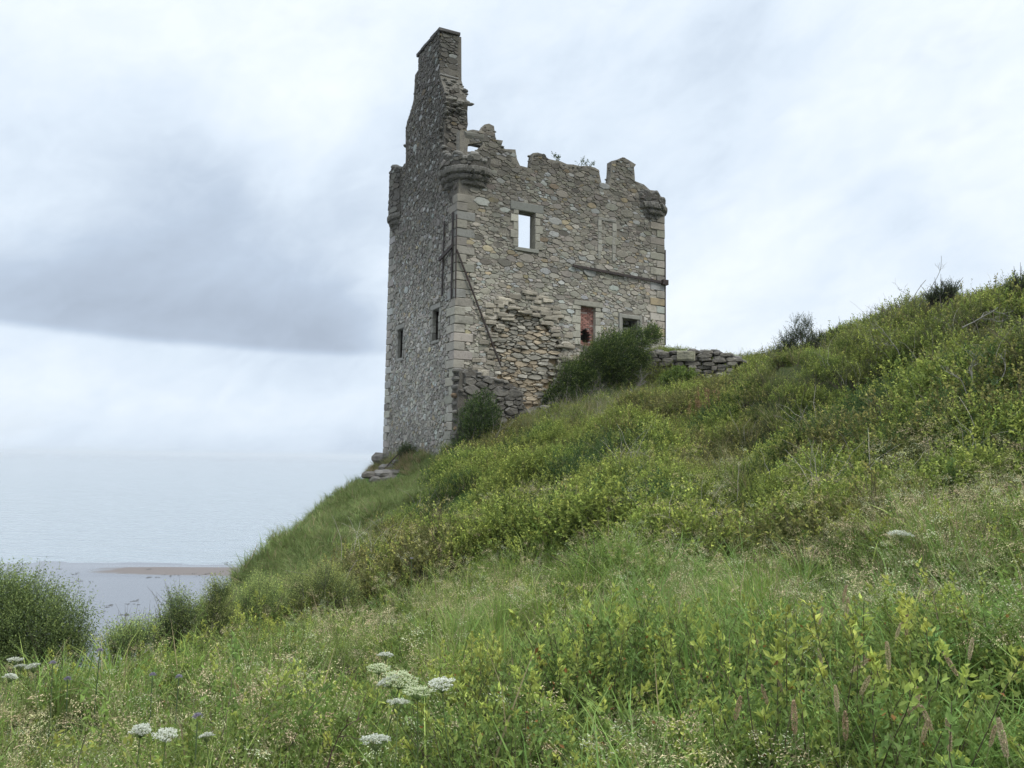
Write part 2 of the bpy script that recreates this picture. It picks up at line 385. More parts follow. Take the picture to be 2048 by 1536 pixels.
# weed lying on the sand: small dark patches
mb = MB()
for (px, py, Yd, ln) in ((300,1141,0,.7),(301,1155,0,.9),(313,1155,0,.5),(345,1152,0,.5),(360,1151,0,.4),(388,1150,0,.5),(400,1152,0,.4),(415,1150,0,.5),(150,1148,0,.8),(157,1164,0,.8),(118,1138,0,.7),(270,1202,0,.9),(218,1211,0,.8),(254,1210,0,.8),(253,1230,0,1.0),(205,1225,0,.6),(452,1125,0,.9),(60,1110,0,1.0),(285,1250,0,.5),(180,1164,0,.4),(60,1165,0,.5),(330,1151,0,.3)):
    d = ray(px, py); p = d * (-CAM_SEA / d[2]); zc = float(beach_z(p[0:1], p[1:2])[0]) + .012
    for q in range(5):
        n = 7; an = np.linspace(0, 6.28, n, endpoint=False); r = rng.uniform(.5, 1, n)
        cx, cy = p[0] + rng.normal(0, ln * .5), p[1] + rng.normal(0, .5); s_ = ln * rng.uniform(.15, .45)
        V = np.stack([cx + np.cos(an) * r * s_, cy + np.sin(an) * r * s_ * 1.3, np.full(n, zc)], 1)
        V = np.concatenate([V, [[cx, cy, zc + .05]]]); mb.add(V, [(i, (i + 1) % n, n) for i in range(n)], (.07, .068, .06))
obj("seaweed", mb, M_rock, kind="stuff")

# ------------------------------------------------------------------ masonry
NC = at(903.5, 921, 31.9); NC[2] = 0.0
Rv = np.array([.883, .469, 0]); Rv /= np.linalg.norm(Rv); Lv = np.array([-Rv[1], Rv[0], 0])
UP = np.array([0, 0, 1.0])
NF, NL = -Lv, -Rv
WID, DEP = 10.6, 8.24
def on_plane(px, py, P0, n):
    d = ray(px, py); return d * (np.dot(P0, n) / np.dot(d, n))
def fa(px, py, off=0.0):                            # pixel -> (a, z) on the front face (off: metres behind it)
    P = on_plane(px, py, NC + Lv * off, NF); return float(np.dot(P - NC, Rv)), float(P[2])
def la(px, py):                                     # pixel -> (u, z) on the left face
    P = on_plane(px, py, NC, NL); return float(np.dot(P - NC, Lv)), float(P[2])

def clip(poly, nx, ny, c):
    out = []; n = len(poly)
    for i in range(n):
        p, q = poly[i], poly[(i + 1) % n]
        dp = nx * p[0] + ny * p[1] - c; dq = nx * q[0] + ny * q[1] - c
        if dp <= 0: out.append(p)
        if (dp < 0) != (dq < 0) and dp != dq:
            t = dp / (dp - dq); out.append((p[0] + t * (q[0] - p[0]), p[1] + t * (q[1] - p[1])))
    return out
def inside(poly, x, y):
    r = np.zeros(np.shape(x), bool); n = len(poly)
    for i in range(n):
        (x1, y1), (x2, y2) = poly[i], poly[(i + 1) % n]
        if y1 == y2: continue
        c = ((y1 > y) != (y2 > y)) & (x < (x2 - x1) * (y - y1) / (y2 - y1) + x1); r ^= c
    return r
def jag(poly, step=.35, amp=.06, keep=None, rg=rng):
    """break long edges of an outline into small steps"""
    out = []
    for (a, b) in zip(poly, poly[1:] + poly[:1]):
        L_ = math.hypot(b[0] - a[0], b[1] - a[1]); out.append(a)
        if keep and keep(a, b): continue
        for k in range(1, int(L_ / step)):
            t = k / int(L_ / step); out.append((a[0] + t * (b[0] - a[0]) + rg.normal(0, amp), a[1] + t * (b[1] - a[1]) + rg.normal(0, amp)))
    return out
def stone_cells(outline, holes, sizes, asp, seed, avoid=None, tight=.72, box=None):
    """irregular rubble: power-diagram cells of stones of mixed size, asp times wider than high"""
    rg = np.random.default_rng(seed)
    xs = [p[0] for p in outline]; ys = [p[1] for p in outline]
    x0, x1, y0, y1 = min(xs) - .3, max(xs) + .3, min(ys) - .3, max(ys) + .3
    area = (x1 - x0) * (y1 - y0) / asp; G = {}; gs = .3; PL, RL = [], []
    for r, tries, frac in sizes:
        n = int(area / (r * r) * tries); C = np.stack([rg.uniform(x0, x1, n) / asp, rg.uniform(y0, y1, n)], 1).tolist(); rr = (r * rg.uniform(.8, 1.25, n)).tolist()
        cap = int(area * frac / (3.1 * r * r)); added = 0
        for (cx_, cy_), q in zip(C, rr):
            gx, gy = int(cx_ // gs), int(cy_ // gs); ok = True
            for ix in (gx - 1, gx, gx + 1):
                for iy in (gy - 1, gy, gy + 1):
                    for k in G.get((ix, iy), ()):
                        p = PL[k]
                        if (p[0] - cx_) ** 2 + (p[1] - cy_) ** 2 < ((RL[k] + q) * .86) ** 2: ok = False; break
                    if not ok: break
                if not ok: break
            if ok:
                G.setdefault((gx, gy), []).append(len(PL)); PL.append((cx_, cy_)); RL.append(q); added += 1
                if added >= cap: break
    P, Rr = np.array(PL), np.array(RL)
    cells = []; n = len(P)
    for i in range(0, n):
        X, Y = P[i, 0] * asp, P[i, 1]
        if not inside(outline, X, Y): continue
        if any(inside(h, X, Y) for h in holes): continue
        if avoid is not None and avoid(X, Y): continue
        gx, gy = int(P[i, 0] // gs), int(P[i, 1] // gs); cd = np.array([k for ix in (gx - 1, gx, gx + 1) for iy in (gy - 1, gy, gy + 1) for k in G.get((ix, iy), ()) if k != i] or [i], int)
        d2 = ((P[cd] - P[i]) ** 2).sum(1); nb = cd[np.argsort(d2)[:20]]
        if len(nb) == 1 and nb[0] == i: continue
        b = Rr[i] * 2.3
        poly = [(-b, -b), (b, -b), (b, b), (-b, b)]
        for j in nb:
            dx, dy = P[j] - P[i]
            c = (dx * dx + dy * dy + Rr[i] ** 2 * 1.0 - Rr[j] ** 2 * 1.0) / 2
            poly = clip(poly, dx, dy, c)
            if len(poly) < 3: break
        if box is not None and len(poly) >= 3:
            for nx, ny, cc in ((1, 0, box[2]), (-1, 0, -box[0]), (0, 1, box[3]), (0, -1, -box[1])): poly = clip(poly, nx * asp, ny, cc - nx * X - ny * Y) if len(poly) >= 3 else poly
            if len(poly) < 3: continue
            tight = .0
        if len(poly) >= 3 and inside(outline, np.array([X + p[0] * asp * tight for p in poly]), np.array([Y + p[1] * tight for p in poly])).all(): cells.append((X, Y, Rr[i], [(X + p[0] * asp, Y + p[1]) for p in poly]))
    return cells
def add_stone(mb, poly, fmap, gap, proud, colr, rg, tilt=.5, base=-.02, rnd=.15):
    p = np.array(poly); c = p.mean(0)
    # drop tiny edges, cut the corners once
    q = []
    n = len(p)
    for i in range(n):
        a, b, d = p[i - 1], p[i], p[(i + 1) % n]
        if np.hypot(*(b - a)) < .02: continue
        t = rnd
        q.append(b + (a - b) * t * rg.uniform(.5, 1)); q.append(b + (d - b) * t * rg.uniform(.5, 1))
    if len(q) < 4: return
    q = np.array(q); r = np.hypot(*(q - c).T); s = np.clip((r - gap) / (r + 1e-6), .2, 1)[:, None]
    o = c + (q - c) * s + rg.normal(0, .011, q.shape); n = len(o)
    mi = c + (o - c) * .965; inn = c + (o - c) * .84
    gx, gy = rg.normal(0, tilt * .12, 2)
    h1 = proud * rg.uniform(.55, .8, n) + (mi - c) @ (gx, gy); h2 = proud * rg.uniform(.9, 1.1, n) + (inn - c) @ (gx, gy)
    U = np.concatenate([o, mi, inn]); H = np.concatenate([np.full(n, base), np.maximum(h1, .004), np.maximum(h2, .006)])
    V = fmap(U[:, 0], U[:, 1], H)
    F = [(i, (i + 1) % n, n + (i + 1) % n, n + i) for i in range(n)] + [(n + i, n + (i + 1) % n, 2 * n + (i + 1) % n, 2 * n + i) for i in range(n)] + [tuple(2 * n + i for i in range(n))]
    mb.add(V, F, colr, 0)
def stone_colour(z, X, rg, kind):
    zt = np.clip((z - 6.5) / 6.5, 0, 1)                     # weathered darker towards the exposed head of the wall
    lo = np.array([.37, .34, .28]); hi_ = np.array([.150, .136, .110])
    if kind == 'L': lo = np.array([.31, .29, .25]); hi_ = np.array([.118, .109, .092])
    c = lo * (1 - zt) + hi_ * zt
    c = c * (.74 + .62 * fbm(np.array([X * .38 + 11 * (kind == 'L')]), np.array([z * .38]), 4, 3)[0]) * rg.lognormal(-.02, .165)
    t = rg.random()
    if t < .035: c = c * (1.15, 1.04, .82)
    elif t < .13: c = np.array([.36, .36, .33]) * rg.uniform(.8, 1.25) * (1 - .3 * zt)
    elif t < .19: c = c * .66
    c = c * (1 + rg.normal(0, .02, 3))
    return np.clip(c, .03, .6)
def plane_map(P0, U, N):
    return lambda u, z, d: P0[None] + np.outer(u, U) + np.outer(z, UP) + np.outer(d, N)
def slab(mb, fmap, outline, holes, thick, col, m=1, front=-.0):
    """wall core with openings"""
    loops = [outline] + holes
    fl = [p for l in loops for p in l]
    tri = tessellate_polygon([[Vector((p[0], p[1], 0)) for p in l] for l in loops])
    u = np.array([p[0] for p in fl]); z = np.array([p[1] for p in fl]); n = len(fl)
    V = np.concatenate([fmap(u, z, np.full(n, front)), fmap(u, z, np.full(n, -thick))])
    F = [tuple(t) for t in tri] + [tuple(i + n for i in t[::-1]) for t in tri]
    k = 0
    for l in loops:
        for i in range(len(l)):
            a, b = k + i, k + (i + 1) % len(l); F.append((a, b, b + n, a + n))
        k += len(l)
    mb.add(V, F, col, m)
def rect(a0, z0, a1, z1): return [(a0, z0), (a1, z0), (a1, z1), (a0, z1)]
def ell(a, z, ra, rz, n=12, j=.0):
    return [(a + ra * math.cos(t) * (1 + rng.normal(0, j)), z + rz * math.sin(t) * (1 + rng.normal(0, j))) for t in np.linspace(0, 6.283, n, endpoint=False)]
def block(mb, fmap, a0, z0, a1, z1, d0, d1, col, bev=.015, jit=.006, m=0):
    """dressed block on a wall plane, edges softened"""
    w = []
    for (A0, Z0, A1, Z1, D) in ((a0, z0, a1, z1, d0), (a0, z0, a1, z1, d1 - bev), (a0 + bev, z0 + bev, a1 - bev, z1 - bev, d1)):
        for (a, z) in ((A0, Z0), (A1, Z0), (A1, Z1), (A0, Z1)): w.append((a + rng.normal(0, jit), z + rng.normal(0, jit), D))
    w = np.array(w); V = fmap(w[:, 0], w[:, 1], w[:, 2])
    F = [(i, (i + 1) % 4, 4 + (i + 1) % 4, 4 + i) for i in range(4)] + [(4 + i, 4 + (i + 1) % 4, 8 + (i + 1) % 4, 8 + i) for i in range(4)] + [(8, 9, 10, 11), (3, 2, 1, 0)]
    mb.add(V, F, col, m)
def rubble_lump(mb, p, s, col, rg, flat=.7, m=0):
    """one rough loose stone"""
    n = 8; V = []; an = np.linspace(0, 6.283, n, endpoint=False) + rg.uniform(0, 1)
    rr = rg.uniform(.75, 1.1, n); ax = rg.uniform(.7, 1.3); rot = rg.uniform(0, 6.28); cr, sr = math.cos(rot), math.sin(rot)
    for k, (h, q) in enumerate(((-.5, .75), (-.15, 1), (.2, .97), (.5, .66))):
        x = np.cos(an) * rr * q * s * ax; y = np.sin(an) * rr * q * s / ax
        V.append(np.stack([p[0] + x * cr - y * sr, p[1] + x * sr + y * cr, p[2] + h * s * flat * 2 + rg.normal(0, .02 * s, n)], 1))
    V = np.concatenate(V); V += rg.normal(0, .03 * s, V.shape)
    F = [(k * n + i, k * n + (i + 1) % n, (k + 1) * n + (i + 1) % n, (k + 1) * n + i) for k in range(3) for i in range(n)] + [tuple(range(n))[::-1], tuple(3 * n + i for i in range(n))]
    mb.add(V, F, col, m)
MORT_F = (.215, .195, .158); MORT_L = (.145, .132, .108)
def dk(z, c): zt = min(max((z - 6.5) / 6.5, 0), 1); return tuple(np.array(c) * (1 - .45 * zt))

tower = thing("ruined_tower", "tall roofless grey rubble-stone tower with a high chimney gable, standing at the cliff edge", "castle ruin", tuple(NC))
FM = plane_map(NC, Rv, NF); LM = plane_map(NC, Lv, NL)

# --- front wall (facing right)
fo = [fa(*p) for p in ((930,262),(946,259),(962,262),(969,249),(978,247),(988,252),(990,268),(992,279),(1006,281),(1003,291),(1010,298),(1031,299),(1034,318),(1040,331),(1062,337),(1064,318),(1066,306),(1075,305),(1090,309),(1094,317),(1120,322),(1160,332),(1190,335),(1198,340),(1200,352),(1203,366),(1218,371),(1222,345),(1223,322),(1246,314),(1256,319),(1272,329),(1268,335),(1270,362),(1288,369),(1300,380),(1309,381))]
fo = [(.03, -1.6), (WID - .03, -1.6), (WID - .03, fa(1316, 396)[1])] + fo[::-1] + [(.03, fo[0][1])]
KEEPB = lambda a, b: a[1] < 0 or b[1] < 0 or (abs(a[0] - b[0]) < .01 and a[0] > 9)
fo = jag(fo, .3, .025, KEEPB)
w_big = [fa(*p) for p in ((1035, 494), (1070, 499), (1070, 427), (1036, 420))]
w_top = [fa(*p) for p in ((935, 303), (948, 303), (957, 297), (965, 290), (965, 284), (936, 288))]
w_brk = [fa(*p) for p in ((1160, 690), (1190, 690), (1190, 616), (1160, 611))]
w_sml = [fa(*p) for p in ((1245, 684), (1274, 684), (1274, 640), (1245, 636))]
ero = jag([fa(*p) for p in ((985, 640), (1030, 612), (1075, 628), (1110, 668), (1125, 700), (1110, 760), (1085, 812), (1010, 830), (985, 800), (1000, 740), (975, 700))], .4, .10)
def bbox(q): a = [p[0] for p in q]; z = [p[1] for p in q]; return min(a), min(z), max(a), max(z)
BB = {k: bbox(v) for k, v in dict(big=w_big, brk=w_brk, sml=w_sml).items()}
def squared(b): return rect(b[0], b[1], b[2], b[3])
H_big, H_brk, H_sml = squared(BB['big']), squared(BB['brk']), squared(BB['sml'])
print("front openings", BB, "top", max(p[1] for p in fo))
front = MB()
slab(front, FM, fo, [H_big, H_brk, H_sml, w_top, ero], .36, MORT_F)
def grow(h, l, r_, d, u_): q = bbox(h); return rect(q[0] - l, q[1] - d, q[2] + r_, q[3] + u_)
fo_lo = [(.03, -1.6), (WID - .03, -1.6), (WID - .03, 11.5)] + [(x, 11.5 + rng.normal(0, .08)) for x in np.arange(WID - .5, .4, -.4)] + [(.03, 11.5)]
slab(front, plane_map(NC + Lv * .362, Rv, NF), fo_lo, [grow(H_big, .4, 1.1, .0, .5), grow(H_brk, .1, .1, .1, .1), grow(H_sml, .2, .2, .1, .1)], .9, MORT_F)
zb = lambda z: (math.floor(z / .36) % 2)
def qlen(z): return .78 if zb(z) else .42
def dressed(b, mg=.30):                           # area of dressed jamb stones
    return lambda X, Y: (b[0] - (mg if zb(Y) else mg * .6) < X < b[2] + (mg if not zb(Y) else mg * .6)) and b[1] - .16 < Y < b[3] + .3
dr = [dressed(BB['big']), dressed(BB['brk'], .34), dressed(BB['sml'], .2)]
def avoidF(X, Y): return X < qlen(Y) + .05 or X > WID - qlen(Y + .36) - .05 or any(f(X, Y) for f in dr) or inside(ero, X, Y) or inside(w_top, X, Y) or inside(w_top, X + .12, Y) or inside(w_top, X - .12, Y)
rgF = np.random.default_rng(5)
for X, Y, r, poly in stone_cells(fo, [], [(.17, 3, .07), (.11, 4, .30), (.066, 5, .95), (.040, 3, .95)], 2.0, 21, avoidF):
    if Y > 8.5 and rgF.random() < .04: continue
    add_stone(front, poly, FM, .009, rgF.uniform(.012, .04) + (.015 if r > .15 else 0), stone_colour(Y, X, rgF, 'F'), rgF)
# eroded patch: its face has fallen away, tan core and thin slabs showing
bx_ = bbox(ero); ep = [(p[0], p[1]) for p in ero]
V0 = plane_map(NC + Lv * .20, Rv, NF)
slab(front, V0, [(p[0] + (p[0] - (bx_[0] + bx_[2]) / 2) * .06, p[1] + (p[1] - (bx_[1] + bx_[3]) / 2) * .05) for p in ero], [], .3, (.40, .30, .19))
for X, Y, r, poly in stone_cells(jag(ero, .3, .05), [], [(.11, 3, .25), (.075, 4, .5), (.045, 4, .9)], 2.7, 22):
    q = rgF.random()
    c = np.array([.40, .33, .235]) if q < (.30 if Y > 3.4 else .55) else np.array([.34, .315, .26]); c = c * rgF.lognormal(-.05, .22)
    add_stone(front, poly, V0, .010, rgF.uniform(.05, .16) + (.05 if Y > 3.4 else 0), c, rgF, tilt=1.1, rnd=.1)
for _ in range(150):                                # stones missing or loose around that patch
    an = rgF.uniform(0, 6.28); rr = rgF.uniform(.9, 1.35)
    X = (bx_[0] + bx_[2]) / 2 + math.cos(an) * rr * (bx_[2] - bx_[0]) / 2; Y = (bx_[1] + bx_[3]) / 2 + math.sin(an) * rr * (bx_[3] - bx_[1]) / 2
    if X < .9 or X > 7.6 or Y < 0: continue
    w, h = rgF.uniform(.12, .32), rgF.uniform(.04, .10)
    if inside(H_brk, X, Y): continue
    block(front, FM, X - w, Y - h, X + w, Y + h, -.01, rgF.uniform(.06, .13), np.array([.36, .32, .25]) * rgF.lognormal(-.1, .25), .02, .02)
# quoins, wrapped round both corners
def quoins(mb, corner_map, z0, z1, side):
    z = math.ceil(z0 / .36) * .36
    while z < z1 - .2:
        k = zb(z + .1); la_, lb = (.78, .42) if k else (.42, .78)
        corner_map(mb, z + .012, z + .348, la_, lb); z += .36
def near_corner(mb, z0, z1, la_, lb):
    c = stone_colour((z0 + z1) / 2, 0, rgF, 'F') * .55 + np.array([.108, .102, .085]) * (1 - .35 * min(max((z0 - 6) / 6, 0), 1)); d = rgF.uniform(.03, .05)
    w = lambda a, b: NC + Rv * a + Lv * b
    P = [w(-d, -d), w(la_, -d), w(la_, .3), w(.3, .3), w(.3, lb), w(-d, lb)]
    V = []
    for zz, s in ((z0, .0), (z0 + .02, 1), (z1 - .02, 1), (z1, .0)):
        for p in P: q = p.copy(); q[2] = zz; V.append(q + (0 if s else 1) * (w(.15, .15) - NC) * .08 + rgF.normal(0, .006, 3))
    F = [(k * 6 + i, k * 6 + (i + 1) % 6, (k + 1) * 6 + (i + 1) % 6, (k + 1) * 6 + i) for k in range(3) for i in range(6)] + [(5, 4, 3, 2, 1, 0), (18, 19, 20, 21, 22, 23)]
    mb.add(V, F, c)
quoins(front, near_corner, -.9, 10.9, 0)
z = 0
while z < 11.6:
    k = zb(z + .1); l = .78 if not k else .42
    block(front, FM, WID - l, z + .012, WID + .05, z + .348, -.35, rgF.uniform(.04, .06), stone_colour(z, 9, rgF, 'F') * 1.05, .02); z += .36
# jamb stones
def jambs(mb, fm, b, mg, c0, d=.05, sink=.45, sd=1):
    z = b[1]; k = 0
    while z < b[3] - .05:
        h = min(rgF.uniform(.26, .38), b[3] - z)
        for s in (0, 1):
            l = mg * (1.0 if (k + s) % 2 else .62)
            A0, A1 = (b[0] - l, b[0] + .015) if s == 0 else (b[2] - .015, b[2] + l)
            block(mb, fm, A0, z + .008, A1, z + h - .008, -sink, d + rgF.uniform(-.01, .015), np.array(c0) * rgF.lognormal(-.02, .12), .015)
        z += h; k += 1
cj = (.36, .34, .275)
jambs(front, FM, BB['big'], .36, np.array(cj) * .85)
jambs(front, FM, BB['brk'], .42, cj)
# wall head: loose stones across the thickness
def wall_head(mb, base, U, N, line, thick, dens, rg, s0=.16):
    for (a, b) in zip(line[:-1], line[1:]):
        L_ = math.hypot(b[0] - a[0], b[1] - a[1]); n = max(1, int(L_ * thick * dens))
        for _ in range(n):
            t = rg.random(); u = a[0] + t * (b[0] - a[0]); z = a[1] + t * (b[1] - a[1]); q = rg.uniform(.02, thick)
            p = base + U * u - N * q + UP * (z - rg.uniform(.05, .14))
            rubble_lump(mb, p, s0 * rg.uniform(.5, 1.2), np.array([.17, .16, .135]) * rg.lognormal(-.05, .25), rg, .33)
head = [p for p in fo if p[1] > 11.2 and p[0] > .9]
head = sorted(head, key=lambda p: p[0]) if False else [p for p in fo[::-1] if p[1] > 11.2 and p[0] > .85]
wall_head(front, NC, Rv, NF, head, .34, 16, rgF, .10)
for _ in range(60):                                 # putlog holes and gaps read as missing stones: dark deep joints
    pass
o_front = obj("wall", front, [M_stone, M_mortar], tower)
o_front["label"] = "right-hand wall with the window openings and a tan eroded patch"

# --- left wall with the gable
def gl(*ps): return [la(*p) for p in ps]
lo_ = gl((884, 318), (886, 300), (883, 285), (880, 262), (886, 240), (889, 215), (893, 196), (888, 178), (884, 165), (880, 150), (880, 62), (838, 115), (837, 139), (830, 150), (829, 170), (827, 200), (822, 222), (814, 243), (811, 262), (811, 290), (811, 326))
print("left outline", [(round(a, 2), round(b, 2)) for a, b in lo_])
lo = [(.03, -3.5), (.03, lo_[0][1] - .35)] + [(max(a, .9), b) for a, b in lo_]
lo = lo + [(DEP - .03, lo_[-1][1] - .1), (DEP - .03, -3.5)]
iC = [i for i, p in enumerate(lo) if p[1] > 14.0]
KEEPL = lambda a, b: a[1] < 0 or b[1] < 0 or (a[1] > 16 and b[1] > 16) or abs(a[0] - b[0]) < .01
lo = jag(lo, .3, .05, KEEPL)
b1 = bbox([la(*p) for p in ((797, 660), (806, 656), (806, 712), (797, 718))])
b2 = bbox([la(*p) for p in ((867, 621), (878, 616), (878, 676), (867, 682))])
print("left windows", b1, b2)
H1, H2 = squared(b1), squared(b2)
left = MB(); rgL = np.random.default_rng(9)
LM = plane_map(NC, Lv, NL)
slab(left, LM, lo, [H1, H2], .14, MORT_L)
slab(left, plane_map(NC - NL * .142, Lv, NL), lo, [grow(H1, .25, .25, .1, .1), grow(H2, .25, .25, .1, .1)], .9, MORT_L)
drl = [dressed(b1, .22), dressed(b2, .22)]
def avoidL(X, Y): return (Y < 11 and X < (.42 if zb(Y) else .78) + .04) or any(f(X, Y) for f in drl) or (X > DEP - qlen(Y) and Y < 11.5)
for X, Y, r, poly in stone_cells(lo, [], [(.15, 3, .08), (.10, 4, .35), (.063, 5, .95), (.04, 3, .95)], 1.2, 31, avoidL):
    if Y > 9 and rgL.random() < .04: continue
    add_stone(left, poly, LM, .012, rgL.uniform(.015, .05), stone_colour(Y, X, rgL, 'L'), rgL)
z = -1
while z < 11.6:
    k = zb(z + .1); l = .78 if k else .42
    block(left, LM, DEP - l, z + .012, DEP + .05, z + .348, -.3, rgL.uniform(.03, .05), stone_colour(z, 9, rgL, 'L') * 1.05, .02); z += .36
jambs(left, LM, b1, .25, (.25, .24, .21), .04, .12); jambs(left, LM, b2, .25, (.26, .25, .215), .04, .12)
# broken end of the gable wall facing right-front, its top slopes with the outline
uE = min(p[0] for p in lo_[:5]); uE = max(uE, 1.5)
GM = plane_map(NC + Lv * (uE + .02), Rv, NF)
ge = [(.05, 11.2), (1.15, 11.2)] + [fa(*p, off=uE) for p in ((936, 250), (935, 225), (936, 212), (926, 196), (918, 182), (912, 176))] + [(.05, la(893, 190)[1])]
ge = jag(ge, .3, .05, lambda a, b: a[0] < .1 and b[0] < .1)
slab(left, GM, ge, [], .9, np.array(MORT_L) * .7)
for X, Y, r, poly in stone_cells(ge, [], [(.16, 3, .3), (.10, 5, .6), (.06, 4, .9)], 1.7, 33, None, .4):
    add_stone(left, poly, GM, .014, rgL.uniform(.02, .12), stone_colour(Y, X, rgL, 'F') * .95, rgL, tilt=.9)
wall_head(left, NC, Lv, NL, [p for p in lo if p[1] > 13.2 and p[1] < 16.2 and p[0] > 4.2], 1.1, 7, rgL)
wall_head(left, NC, Lv, NL, [p for p in lo if p[1] > 12.4 and p[1] < 16.9 and p[0] < 2.8], 1.15, 34, rgL, .15)
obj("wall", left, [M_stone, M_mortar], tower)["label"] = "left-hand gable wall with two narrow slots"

# --- chimney
ch = MB()
cu0, cu1 = la(880, 100)[0], la(838, 125)[0]; ct = .82
zc0 = la(880, 148)[1]; zc1 = la(880, 64)[1]
print("chimney", cu0, cu1, zc0, zc1)
CMf = plane_map(NC + Lv * (cu0 - .03), Rv, NF)
slab(ch, CMf, rect(0.02, zc0, ct, zc1), [], cu1 - cu0, np.array(MORT_L) * .6)
for fm, ol, sd_, asp in ((CMf, rect(-.05, zc0, ct + .05, zc1), 41, 2.0), (plane_map(NC - Rv * .02, Lv, NL), rect(cu0, zc0 - .5, cu1, zc1), 42, 1.6), (plane_map(NC + Rv * ct + Lv * cu0, Lv, Rv), rect(0, zc0, cu1 - cu0, zc1), 43, 1.6)):
    for X, Y, r, poly in stone_cells(ol, [], [(.12, 3, .3), (.085, 5, .6), (.05, 4, .9)], asp, sd_, None, .0, bbox(ol)):
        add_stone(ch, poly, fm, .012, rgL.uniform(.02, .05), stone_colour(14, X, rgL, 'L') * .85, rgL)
oc = obj("chimney", ch, [M_stone, M_mortar], tower)
cp = MB()
for k in range(5):
    a0 = cu0 - .12 + k * (cu1 - cu0 + .22) / 5
    block(cp, plane_map(NC + UP * zc1, Lv, UP * 0 + NL), a0, 0.0, a0 + (cu1 - cu0 + .22) / 5 - .01, .13 + .02 * (k % 2), -(ct + .1), .12, (.08, .075, .07), .02, .012)
obj("coping", cp, [M_stone], oc)
cp = MB(); block(cp, CMf, -.02, zc0 - .07, ct + .06, zc0 + .03, -.9, .10, (.2, .19, .17), .03)
obj("lintel", cp, [M_stone], oc)
fl_ = MB()                                          # broken flue below the chimney: back and far cheek
slab(fl_, plane_map(NC + Lv * (cu0 + .55), Rv, NF), jag([(0.05, zc0 - 1.6), (ct + .15, zc0 - 1.5), (ct - .05, zc0 - .9), (ct - .1, zc0 - .1), (.05, zc0 - .1)], .3, .04), [], 1.5, (.075, .07, .065))
for _ in range(26):
    rubble_lump(fl_, NC + Lv * (cu0 + rgL.uniform(.45, .7)) + Rv * rgL.uniform(.3, ct) + UP * rgL.uniform(zc0 - 1.6, zc0 - .2), rgL.uniform(.08, .16), np.array([.10, .10, .10]) * rgL.lognormal(0, .2), rgL)
obj("flue", fl_, [M_stone, M_mortar], oc)

# --- right and rear walls (seen only edge-on) with a vault floor that closes the lower rooms
bk = MB(); RM = plane_map(NC + Rv * WID, Lv, Rv)
ro = jag([(.03, -1.6), (.03, 11.9), (1.2, 12.1), (1.4, 9.6), (3.0, 9.2), (5, 9.4), (DEP - .03, 8.7), (DEP - .03, -1.6)], .3, .06, KEEPB)
slab(bk, RM, ro, [], 1.2, MORT_L)
for X, Y, r, poly in stone_cells(ro, [], [(.2, 2, .3), (.13, 3, .5), (.08, 2, .9)], 1.6, 51):
    add_stone(bk, poly, RM, .016, rgL.uniform(.01, .03), stone_colour(Y, X, rgL, 'L'), rgL)
obj("wall", bk, [M_stone, M_mortar], tower)
bk = MB(); BM = plane_map(NC + Lv * DEP, Rv, Lv)
slab(bk, BM, jag([(.05, -1.6), (.05, 12.2), (1.5, 12.0), (1.8, 9.2), (5, 8.8), (8, 9.0), (WID - .05, 8.7), (WID - .05, -1.6)], .3, .06, KEEPB), [], 1.2, MORT_L)
obj("wall", bk, [M_stone, M_mortar], tower)
bk = MB(); slab(bk, plane_map(NC + Lv * 1.24 + Rv * 1.2, Rv, NF), rect(0, 7.6, WID - 2.4, 8.1), [], DEP - 2.44, MORT_L)
obj("vault_floor", bk, [M_stone, M_mortar], tower)

